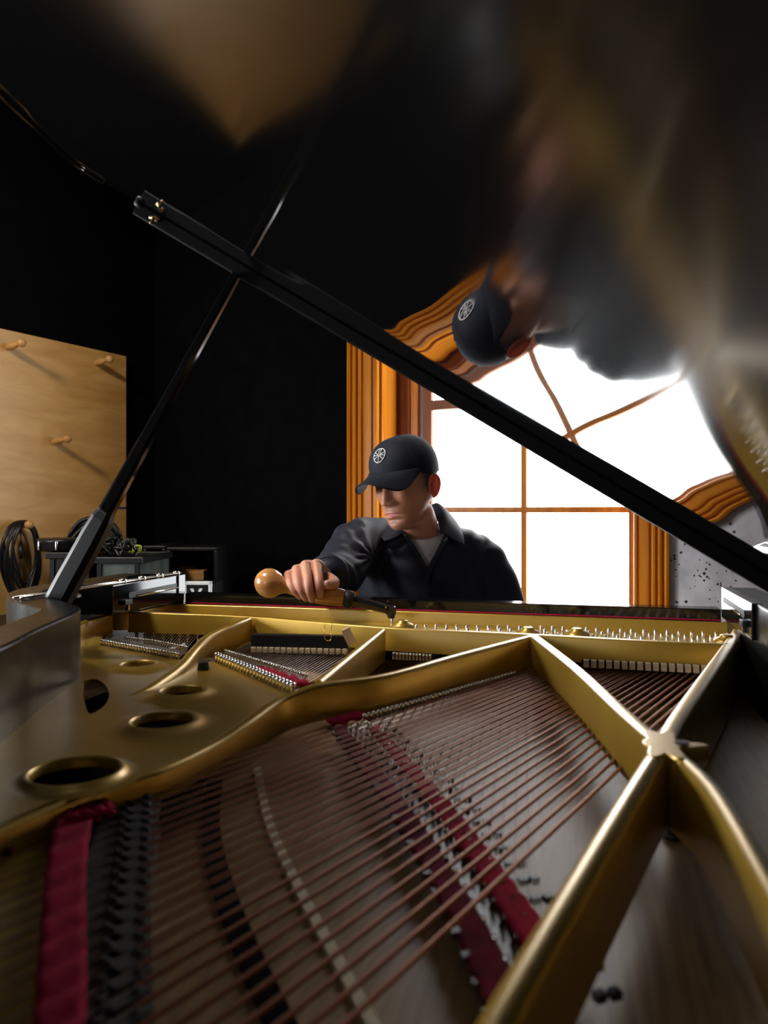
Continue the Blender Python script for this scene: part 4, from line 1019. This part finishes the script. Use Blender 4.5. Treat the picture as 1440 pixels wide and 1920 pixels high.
# ears
def ear(side):
    mb_ = MB(); pts = []; rad = []
    for i in range(26):
        t = -.62*math.pi + 1.62*math.pi*i/25*1.0
        e = (.0165+.003*math.sin(t))*math.cos(t); u = .031*math.sin(t)
        pts.append(Vector((side*(.0125 + .002*math.sin(t) + .002*max(math.cos(t), 0)), -.003 - e, .004+u))); rad.append(.0036 + .0008*math.sin(t))
    mb_.tube(pts, rad, 10)
    # bowl and lobe
    v = []; f = []; S_ = 20
    for r_, o_ in ((1.0, .009), (.72, .006), (.4, .0), (.1, -.003)):
        v += [Vector((side*(.003+o_), -.003 - .0165*r_*math.cos(2*math.pi*j/S_), .004 + .030*r_*math.sin(2*math.pi*j/S_))) for j in range(S_)]
    for r_, o_ in ((.1, -.008), (.5, -.006), (.85, -.001)):
        v += [Vector((side*(.003+o_), -.003 - .0165*r_*math.cos(2*math.pi*j/S_), .004 + .030*r_*math.sin(2*math.pi*j/S_))) for j in range(S_)]
    for i in range(6):
        for j in range(S_):
            k = (j+1) % S_; f.append((i*S_+j, i*S_+k, (i+1)*S_+k, (i+1)*S_+j))
    for j in range(S_):
        k = (j+1) % S_; f.append((6*S_+j, 6*S_+k, k, j))
    mb_.add(v, f)
    mb_.tube([Vector((side*.008, .004, -.016)), Vector((side*.010, -.003, -.027)), Vector((side*.009, -.006, -.020))], [.004, .0065, .004], 10)
    mb_.tube([Vector((side*.007, .010, .010)), Vector((side*.009, .010, .002)), Vector((side*.007, .009, -.008))], [.003, .0042, .003], 8)
    me = remesh('ear', mb_, .0015, 3, .5)
    R_ = Matrix.Translation((side*.0725, -.014, -.020)) @ Matrix.Scale(.95, 4) @ Matrix.Rotation(side*math.radians(26), 4, 'Z') @ Matrix.Rotation(math.radians(10), 4, 'X')
    vv = [HM @ (R_ @ v.co) for v in me.vertices]; ff_ = [tuple(p.vertices) for p in me.polygons]
    bpy.data.meshes.remove(me); return vv, ff_
for s_ in (-1, 1):
    vv, ff_ = ear(s_); n0 = len(body_v); body_v += vv; body_f += [tuple(i+n0 for i in q) for q in ff_]; body_c += [(.74, .18, .10)]*len(vv)  # ears redder than the face: backlight glow put into their colour

# ---------------- tuning lever (its own thing) and the hand closed on it
LD = 1.745
Bc = pc(505, 1093, LD); He = pc(646, 1122, LD); Tp = pc(735, 1146, LD)
ax = (He-Bc).normalized(); Lh = (He-Bc).length
lever_o = cw(*Tp)
lever = empty('tuning_lever', (lever_o.x, lever_o.y, lever_o.z), label='tuning lever with round wooden ball handle and black steel shaft', cat='tool')
def lev(mb_, name, m, **k):
    mb_.v = [cw(*p) - lever_o for p in mb_.v]; return mb_.build(name, m, lever, **k)
pxm = LD/F
prof = [(-28, .5), (-27.5, 5), (-25, 12.5), (-20, 19.5), (-12, 25.5), (0, 28), (9, 26.5), (18, 21.5), (24, 16.5), (30, 13.5), (37, 12.6), (48, 14), (62, 17), (78, 19), (95, 19.5), (112, 19), (128, 17.5), (141, 16.2), (143, 15.5), (143.5, 1)]
lev(MB().lathe(Bc, ax, [(a*pxm, b*pxm) for a, b in prof], 36), 'handle', M['lever_wood'], smooth=True)
lev(MB().lathe(He - ax*.002, ax, [(0, 15*pxm), (2*pxm, 17*pxm), (16*pxm, 17*pxm), (18*pxm, 14*pxm), (20*pxm, 8*pxm)], 20), 'ferrule', M['rubber'], smooth=True)
Sa = He + ax*14*pxm; Sb = pc(729, 1143, LD)
sd = (Sb-Sa).normalized()
lev(MB().lathe(Sa, sd, [(0, 12.5*pxm), (6*pxm, 11*pxm), ((Sb-Sa).length*.95, 9*pxm), ((Sb-Sa).length, 9*pxm)], 8), 'shaft', M['bluesteel'])
lev(MB().lathe(pc(733, 1136, LD), Vector((.02, 0, -1)), [(0, 7*pxm), (2*pxm, 9.5*pxm), (16*pxm, 9.5*pxm), (17*pxm, 7.5*pxm), (23*pxm, 6.5*pxm), (23.5*pxm, 2*pxm)], 16), 'socket', M['bluesteel'])
lev(MB().lathe(pc(733, 1137, LD) + sd*-.012, sd, [(0, 10.5*pxm), (2*pxm, 10.5*pxm)], 8), 'collar', M['chrome'])
# hand: joints as pixels with depths, camera frame; the fingers go over the handle and down its near side
hd = MB()
hr = 19*pxm                                    # handle radius
fing = [  # knuckle, middle joint, end joint, tip: (x, y, depth offset from the handle's axis, radius in px)
    [(541, 1078, .012, 9.0), (543, 1091, -.026, 8.2), (551, 1106, -.038, 7.2), (562, 1119, -.031, 6.2)],      # little
    [(556, 1068, .008, 9.8), (558, 1088, -.036, 9.2), (565, 1107, -.047, 8.2), (573, 1122, -.038, 7.0)],     # ring
    [(573, 1060, .006, 10.4), (577, 1087, -.041, 9.6), (580, 1108, -.050, 8.6), (585, 1124, -.040, 7.4)],    # middle
    [(593, 1058, .010, 10.6), (597, 1083, -.036, 9.6), (599, 1100, -.046, 8.6), (600, 1116, -.038, 7.4)],    # index
]
for fg in fing:
    limb(hd, [pc(x, y, LD+o) for x, y, o, r in fg], [r*pxm*.90 for x, y, o, r in fg], 7, 14)
    x, y, o, r = fg[0]
    limb(hd, [pc(x, y, LD+o), pc(lerp(x, 600, .55), lerp(y, 1066, .5), LD+.052), pc(604, 1072, LD+.085)], [r*pxm, 13*pxm, 15*pxm], 6, 14)   # back of the hand
# palm under the knuckles and heel
limb(hd, [pc(560, 1084, LD+.022), pc(592, 1082, LD+.040), pc(606, 1078, LD+.075)], [12*pxm, 16*pxm, 17*pxm], 6, 16)
# thumb from the side of the palm, lying forward along the handle
limb(hd, [pc(606, 1080, LD+.058), pc(621, 1088, LD+.020), pc(626, 1094, LD-.014), pc(614, 1096, LD-.040)], [12*pxm, 12*pxm, 10.8*pxm, 8.6*pxm], 8, 16)
# wrist and forearm
limb(hd, [pc(604, 1072, LD+.085), pc(612, 1076, LD+.125), pc(620, 1082, LD+.17), pc(640, 1090, LD+.26)], [17*pxm, 20*pxm, 22*pxm, 28*pxm], 6, 18)
hm_ = remesh('hand', hd, .0014, 5, .5)
n0 = len(body_v); co = [v.co.copy() for v in hm_.vertices]
kn_px = [pc(x, y, LD+o) for fg in fing for (x, y, o, r) in fg[:3]]
for p in co:
    dmin = min((p-k).length for k in kn_px); t = math.exp(-(dmin/.010)**2)
    body_c.append((lerp(.62, .60, t), lerp(.30, .225, t), lerp(.20, .155, t)))
body_v += co; body_f += [tuple(i+n0 for i in p.vertices) for p in hm_.polygons]
bpy.data.meshes.remove(hm_)
# the other hand rests on the keys, hidden behind the stretcher
h2 = MB(); K0 = Vector((.34, 2.10, -.43))
for i, (dx, ln) in enumerate(((-.036, .075), (-.013, .088), (.010, .085), (.032, .07))):
    limb(h2, [K0 + Vector((dx*.8, .02, .02)), K0 + Vector((dx, -.02-ln*.25, .022)), K0 + Vector((dx*1.05, -.03-ln*.55, .006)), K0 + Vector((dx*1.1, -.03-ln*.7, -.016))], [.0105, .010, .009, .0078], 5, 12)
limb(h2, [K0 + Vector((-.03, .05, .01)), K0 + Vector((-.055, .01, .0)), K0 + Vector((-.06, -.025, -.012))], [.013, .011, .009], 5, 12)
limb(h2, [K0 + Vector((-.02, .02, .016)), K0 + Vector((-.012, .07, .02))], [.017, .02], 4, 12); limb(h2, [K0 + Vector((.022, .02, .016)), K0 + Vector((.010, .07, .02))], [.016, .02], 4, 12)
limb(h2, [K0 + Vector((0, .07, .02)), K0 + Vector((.0, .12, .022)), K0 + Vector((.0, .2, .03))], [.024, .026, .033], 5, 14)
hm_ = remesh('hand', h2, .002, 3, .5); n0 = len(body_v); body_v += [v.co.copy() for v in hm_.vertices]; body_c += [(.51, .24, .15)]*len(hm_.vertices)
body_f += [tuple(i+n0 for i in p.vertices) for p in hm_.polygons]; bpy.data.meshes.remove(hm_)
bme = mesh('person', [to_local(p) for p in body_v], body_f); fix(bme)
ca = bme.color_attributes.new('pigment', 'FLOAT_COLOR', 'POINT')
ca.data.foreach_set('color', np.array([(*c, 1.0) for c in body_c], dtype=np.float32).ravel())
person = link('person', bme, M['skin'], None, smooth=True, label='seated person in navy cap and jacket leaning over the piano with a tuning lever', cat='person')
person.location = BASE
def wear(name, me_or_mb, m, smooth=True, **k):
    if isinstance(me_or_mb, MB): me_or_mb = me_or_mb.mesh(name)
    for v in me_or_mb.vertices: v.co = to_local(v.co)
    me_or_mb.update(); return link(name, me_or_mb, m, person, smooth=smooth, **k)
# thumb nail
tn = MB(); tc_ = pc(612.5, 1094.5, LD-.0505)
v = []; f = []
for i in range(5):
    for j in range(5):
        a, b = (i/4-.5)*2, (j/4-.5)*2; r_ = 1-.18*abs(a*b)
        v.append(tc_ + Vector((a*.0048*r_, .0022*(a*a) + .0008*b*b, b*.0058*r_)))
for i in range(4):
    for j in range(4): f.append((i*5+j, i*5+j+1, (i+1)*5+j+1, (i+1)*5+j))
tn.add(v, f); o = wear('thumbnail', tn, M['nail']); so = o.modifiers.new('t', 'SOLIDIFY'); so.thickness = .0012
# short hair at the back and temples, under the cap
hv = []; hf = []; rows = [i for i in range(len(zz)) if -.050 < zz[i] < .075]
for ii, i in enumerate(rows):
    pts_, _ = head_point(i)
    for j, p in enumerate(pts_):
        q = Vector(p); nrm = Vector((q.x, q.y+.012, 0)).normalized()
        lim = -.020 if zz[i] > -.012 else (-.026 - (zz[i]+.012)*-.6)
        k_ = 1 if q.y < lim else 0
        t = max(0.0, min(1.0, (lim - q.y)/.012))
        hv.append(HM @ (q + nrm*(.0022*t - .004*(1-t))))
for ii in range(len(rows)-1):
    for j in range(NA):
        k_ = (j+1) % NA; hf.append((ii*NA+j, ii*NA+k_, (ii+1)*NA+k_, (ii+1)*NA+j))
wear('hair', fix(mesh('hair', hv, hf)), M['hair'])

# ---------------- cap
CR = (.0885, .1085, .099); CC = Vector((0, -.006, .034))
def cap_pt(th_, el, grow=0.0):     # th_ round the head (0 = left ear side), el 0..pi/2
    e = math.cos(el)**.82
    x = (CR[0]+grow)*e*math.cos(th_); y = (CR[1]+grow)*e*math.sin(th_); z = (CR[2]+grow)*math.sin(el)**.92
    if y > 0: z += .010*(y/CR[1])*(1-math.sin(el))*1.0
    # crown panels stand up a little in front
    if y > 0: y += .006*math.sin(2*el)
    return CC + Vector((x, y, z))
cv = []; cf = []; NT, NE = 96, 30
for i in range(NE+1):
    el = (math.pi/2)*max(i-4, 0)/(NE-4)*.995; sk = max(4-i, 0)/4
    for j in range(NT):
        th_ = 2*math.pi*j/NT
        seam = min(abs(((th_ - math.pi/2 + math.pi/6*1) % (math.pi/3)) - math.pi/6*1), 1)
        g = -.0012*math.exp(-((((th_-math.pi/2) % (math.pi/3)) - math.pi/6)/.03)**2)*0
        sm = abs(((th_ - math.pi/2 + math.pi/6) % (math.pi/3)) - math.pi/6)
        if abs(math.sin(th_) - 1) < .02: sm = 1        # no seam across the front panel
        g = -.0014*math.exp(-(sm/.03)**2) + .0010*math.sin(5*th_+3*el)*math.cos(el)*.6
        dn = .019*sk*min(1.0, max(0.0, (.55 - math.sin(th_))/.6))
        cv.append(HM @ (cap_pt(th_, el, g - .0015*sk) - Vector((0, 0, dn))))
for i in range(NE):
    for j in range(NT):
        k = (j+1) % NT; cf.append((i*NT+j, i*NT+k, (i+1)*NT+k, (i+1)*NT+j))
cf.append(tuple(NE*NT+j for j in range(NT)))
cap_me = fix(mesh('cap', cv, cf)); cap = wear('cap', cap_me, M['cap_navy'])
so = cap.modifiers.new('t', 'SOLIDIFY'); so.thickness = .0025; so.offset = -1
btn = MB().lathe(HM @ (CC + Vector((0, 0, CR[2]-.002))), HM.to_3x3() @ Vector((0, 0, 1)), [(0, .008), (.003, .0075), (.005, .004), (.0055, .001)], 14)
o = wear('button', btn, M['cap_navy']); o.parent = cap; 
# brim
brv = []; brf = []; NB, NR = 40, 14
for i in range(NB+1):
    th_ = math.radians(90 + lerp(-68, 68, i/NB)); u = lerp(-1, 1, i/NB)
    p0 = cap_pt(th_, 0.02, .0005)
    for j in range(NR+1):
        t = j/NR
        ln = .076*(1-abs(u)**2.6)**.62
        q = Vector((p0.x*(1 + .10*t*(1-abs(u)**3)), p0.y + ln*t, p0.z))
        xx = q.x/.085
        q.z += -.013*t*(1-.2*t) - .056*t**.75*xx*xx*(1-abs(u)**6) + .004
        brv.append(HM @ q)
for i in range(NB):
    for j in range(NR):
        brf.append((i*(NR+1)+j, i*(NR+1)+j+1, (i+1)*(NR+1)+j+1, (i+1)*(NR+1)+j))
o = wear('brim', fix(mesh('brim', brv, brf)), M['cap_navy']); o.parent = cap
so = o.modifiers.new('t', 'SOLIDIFY'); so.thickness = .004; so.offset = 0
# embroidered ring of three forks
lg = MB(); LR = .0205
def cap_front(u, v_):              # flat logo coordinates -> a hair above the crown's front
    el = .62 + v_*LR/.085; th_ = math.pi/2 - u*LR/(.098*math.cos(el)**.82)
    return HM @ cap_pt(th_, el, .0012)
def stroke(pts, wd=.0009):
    lg.tube([cap_front(a, b) for a, b in pts], wd, 6)
lg.tube([cap_front(math.cos(2*math.pi*i/40), math.sin(2*math.pi*i/40)) for i in range(40)], .0011, 6, closed=True)
for s_ in (-1, 1):
    stroke([(.16*s_, r) for r in (.95, .5, .08)])
    for a_ in (153, 180, 214):
        a1 = math.radians(a_ if s_ < 0 else 180-a_); stroke([(math.cos(a1)*r, math.sin(a1)*r) for r in (.30, .6, .97)])
    stroke([(.16*s_, .08), (.22*s_, -.02), (.30*s_, 0)]); 
stroke([(.16*math.cos(t), .08 + .20*math.sin(t)) for t in [math.pi + math.pi*i/8 for i in range(9)]])
stroke([(0, -.12), (0, -.5), (0, -.96)])
o = wear('emblem', lg, M['thread']); o.parent = cap; o['label'] = 'white embroidered ring emblem'

# ---------------- jacket
jk = MB(); TA = [2*math.pi*i/48 for i in range(48)]
rg = []
for (y_, cx, a_, b_, d_) in ((979, 797, .070, .064, 2.175), (988, 797, .098, .078, 2.185), (998, 796, .142, .090, 2.195), (1010, 794, .172, .100, 2.20), (1030, 792, .190, .110, 2.205), (1060, 793, .193, .118, 2.21), (1100, 796, .190, .124, 2.22), (1160, 798, .186, .13, 2.235), (1250, 800, .186, .135, 2.25), (1370, 800, .19, .14, 2.27), (1400, 800, .185, .135, 2.27)):
    c = pc(cx, y_, d_); rg.append([c + Vector((a_*(1 if math.cos(t) >= 0 else -1)*abs(math.cos(t))**.85, b_*math.sin(t), 0)) for t in TA])
jk.add(*loft(rg))
SR = [pc(706, 1016, 2.19), pc(672, 1026, 2.13), pc(650, 1052, 2.04), pc(636, 1074, 1.975), pc(622, 1078, 1.90), pc(617, 1076, 1.862)]
limb(jk, SR, [.070, .074, .066, .060, .052, .046], 7, 26)
SL = [pc(872, 1034, 2.21), pc(902, 1053, 2.215), pc(927, 1095, 2.21), pc(944, 1150, 2.20), pc(946, 1225, 2.17), pc(952, 1258, 2.13)]
limb(jk, SL, [.060, .066, .064, .062, .057, .046], 7, 26)
jme = remesh('jacket', jk, .005, 10, .5)
# folds: long creases that fan from the armpits and run round the sleeves
shp = [pc(700, 1040, 2.1), pc(885, 1040, 2.12)]
jn = np.zeros(len(jme.vertices)*3, dtype=np.float32); jme.vertex_normals.foreach_get('vector', jn); jn = jn.reshape(-1, 3)
for i, v in enumerate(jme.vertices):
    p = v.co; q = p*1.0
    warp = noise.noise(q*7.0)*2.2
    amp = .0045
    d0 = (p-shp[0]); d1 = (p-shp[1])
    a0 = math.atan2(d0.z, d0.x); r0 = d0.length
    f1 = math.sin(a0*11 + warp*1.4)*math.exp(-((r0-.11)/.10)**2)
    a1 = math.atan2(d1.z, d1.x); r1 = d1.length
    f2 = math.sin(a1*9 + warp)*math.exp(-((r1-.12)/.10)**2)
    nz_ = noise.noise(q*16.0)*.5 + noise.noise(Vector((q.x*26, q.y*12, q.z*9)))*.6
    h = amp*.55*(f1 + .7*f2) + .0034*nz_
    # rings of creases on the reaching sleeve
    tt = (p.y - 2.10)/.22
    if p.x < -.055 and p.y < 2.12: h += .0022*math.sin(p.y*95 + p.z*60 + warp*2.2)
    v.co = p + Vector(jn[i].tolist())*h
# neck V: drop the faces in front of the shirt
Vpoly = [(757, 978), (750, 990), (760, 1003), (803, 1072), (837, 1004), (838, 985), (835, 970)]
def inpoly(x, y):
    c = False; n_ = len(Vpoly)
    for i in range(n_):
        x1, y1 = Vpoly[i]; x2, y2 = Vpoly[(i+1) % n_]
        if (y1 > y) != (y2 > y) and x < (x2-x1)*(y-y1)/(y2-y1)+x1: c = not c
    return c
bm = bmesh.new(); bm.from_mesh(jme)
cut = [f_ for f_ in bm.faces if (lambda c: c.y < 2.175 and inpoly(720 + c.x/c.y*F, 960 - c.z/c.y*F))(f_.calc_center_median())]
bmesh.ops.delete(bm, geom=cut, context='FACES')
# collar hole round the neck and cuff opening
cut = [f_ for f_ in bm.faces if f_.calc_center_median().z > -(983-960)/F*2.175 and abs(f_.calc_center_median().x - .115) < .075]
bmesh.ops.delete(bm, geom=cut, context='FACES')
bm.to_mesh(jme); bm.free()
jacket = wear('jacket', jme, M['navy'])
so = jacket.modifiers.new('t', 'SOLIDIFY'); so.thickness = .003; so.offset = 1
# t-shirt
rg = []
for (y_, a_, b_, d_) in ((992, .070, .066, 2.175), (999, .078, .074, 2.178), (1008, .088, .085, 2.185), (1025, .12, .096, 2.195), (1060, .15, .106, 2.205), (1110, .15, .11, 2.215)):
    c = pc(797, y_, d_); rg.append([c + Vector((a_*math.cos(t), b_*math.sin(t), (.012*max(0, math.sin(t)) - .012*max(0, -math.sin(t))**3)*(1 if y_ < 1010 else .3))) for t in TA])
o = wear('t_shirt', MB().add(*loft(rg, False)), M['tee']); so = o.modifiers.new('t', 'SOLIDIFY'); so.thickness = .003
nb = rg[0]
wear('shirt_neckband', MB().tube([p for p in nb], .0042, 8, closed=True), M['tee']).parent = o
# collar: a stand round the nape and two pointed wings
def patch(name, rows_, m, par, th=.003):
    nr, nc = len(rows_), len(rows_[0])
    rows2 = [spline(r, 6) for r in rows_]; cols2 = list(zip(*rows2)); g = [spline(list(c), 6) for c in cols2]
    v = [p for c in g for p in c]; R2 = len(g[0]); f = []
    for i in range(len(g)-1):
        for j in range(R2-1): f.append((i*R2+j, i*R2+j+1, (i+1)*R2+j+1, (i+1)*R2+j))
    o = wear(name, fix(mesh(name, v, f)), m); s = o.modifiers.new('t', 'SOLIDIFY'); s.thickness = th; s.offset = 0
    o.parent = par; return o
# wing on the right of the picture: from the nape down to its point
patch('collar', [[pc(800, 966, 2.215), pc(810, 966, 2.19), pc(819, 975, 2.155), pc(824, 988, 2.12), pc(826, 1002, 2.092)],
                 [pc(806, 950, 2.235), pc(818, 944, 2.215), pc(831, 957, 2.175), pc(838, 978, 2.125), pc(834, 1000, 2.088)],
                 [pc(816, 958, 2.245), pc(831, 953, 2.222), pc(846, 968, 2.175), pc(853, 990, 2.118), pc(851, 1012, 2.082)],
                 [pc(826, 972, 2.255), pc(843, 967, 2.225), pc(858, 982, 2.175), pc(867, 1002, 2.115), pc(871, 1022, 2.080)]], M['navy'], jacket)
# wing under the chin
patch('collar', [[pc(770, 968, 2.235), pc(752, 972, 2.205), pc(744, 980, 2.165), pc(748, 990, 2.125), pc(757, 999, 2.095)],
                 [pc(755, 975, 2.245), pc(735, 977, 2.205), pc(727, 985, 2.150), pc(733, 998, 2.110), pc(741, 1008, 2.085)],
                 [pc(740, 982, 2.25), pc(714, 978, 2.205), pc(706, 986, 2.150), pc(713, 1003, 2.105), pc(721, 1015, 2.080)]], M['navy'], jacket)
patch('collar', [[pc(770, 968, 2.235), pc(788, 958, 2.262), pc(806, 950, 2.235)], [pc(768, 976, 2.24), pc(790, 968, 2.27), pc(812, 958, 2.245)], [pc(765, 988, 2.24), pc(790, 984, 2.275), pc(822, 976, 2.25)]], M['navy'], jacket)
# plackets along the V and down the front
def strip(pts, wd, name):
    rows_ = [[p + Vector((s*wd, 0, 0)) for p in pts] for s in (-.5, 0, .5)]
    return patch(name, rows_, M['navy'], jacket, .0035)
strip([pc(752, 992, 2.100), pc(764, 1008, 2.083), pc(783, 1038, 2.077), pc(801, 1070, 2.076)], .012, 'placket')
strip([pc(838, 1000, 2.092), pc(832, 1014, 2.080), pc(819, 1040, 2.075), pc(806, 1066, 2.074), pc(800, 1090, 2.078), pc(799, 1130, 2.085)], .014, 'placket')
for x_, y_, d_ in ((836, 1013, 2.071), (762, 1004, 2.074)):
    wear('button', MB().lathe(pc(x_, y_, d_), Vector((0, -1, .1)), [(0, .0045), (.001, .005), (.002, .004), (.0022, .001)], 14), M['bluesteel']).parent = jacket
# cuff
wear('cuff', MB().tube([SR[-1] + (SR[-1]-SR[-2]).normalized()*s for s in (-.012, 0, .022, .026)], [.047, .049, .046, .040], 26, cap=False), M['navy']).parent = jacket
# trousers and shoes, seated
SEAT = .50
tr_ = MB(); zc = lambda h: h - CZ
for s_ in (-1, 1):
    hx = .122 + s_*.09
    limb(tr_, [(hx, 2.27, zc(.58)), (hx + s_*.03, 2.10, zc(.555)), (hx + s_*.05, 1.90, zc(.53)), (hx + s_*.05, 1.86, zc(.46)), (hx + s_*.05, 1.90, zc(.28)), (hx + s_*.05, 1.93, zc(.10))], [.10, .078, .062, .06, .055, .058], 5, 20)
limb(tr_, [(.122-.07, 2.28, zc(.60)), (.122+.07, 2.28, zc(.60))], [.105, .105], 4, 20)
wear('trousers', remesh('trousers', tr_, .008, 6, .5), M['navy'])
for s_ in (-1, 1):
    sx_ = .122 + s_*.14
    m_ = MB(); limb(m_, [(sx_, 1.97, zc(.052)), (sx_, 1.90, zc(.055)), (sx_, 1.80, zc(.042)), (sx_, 1.75, zc(.036))], [.040, .048, .040, .030], 5, 16)
    m_.box((sx_-.042, 1.73, zc(.002)), (.084, 0, 0), (0, .27, 0), (0, 0, .022))
    wear('shoe', remesh('shoe', m_, .006, 4, .5), M['rubber'])
# the bench
bn = cw(.122, 2.34, -CZ); pb = empty('piano_bench', bn, label='black padded piano bench under the seated person', cat='bench'); pb.rotation_euler = (0, 0, TH)
MB().box((-.37, -.17, .36), (.74, 0, 0), (0, .34, 0), (0, 0, .06)).build('frame', M['lacquer'], pb, bevel=.005)
cu = MB().box((-.38, -.18, .42), (.76, 0, 0), (0, .36, 0), (0, 0, .055)).build('cushion', M['satin_black'], pb, bevel=.015)
for x_ in (-.35, .30):
    for y_ in (-.16, .11): MB().box((x_, y_, 0), (.05, 0, 0), (0, .05, 0), (0, 0, .36)).build('leg', M['lacquer'], pb, bevel=.004)
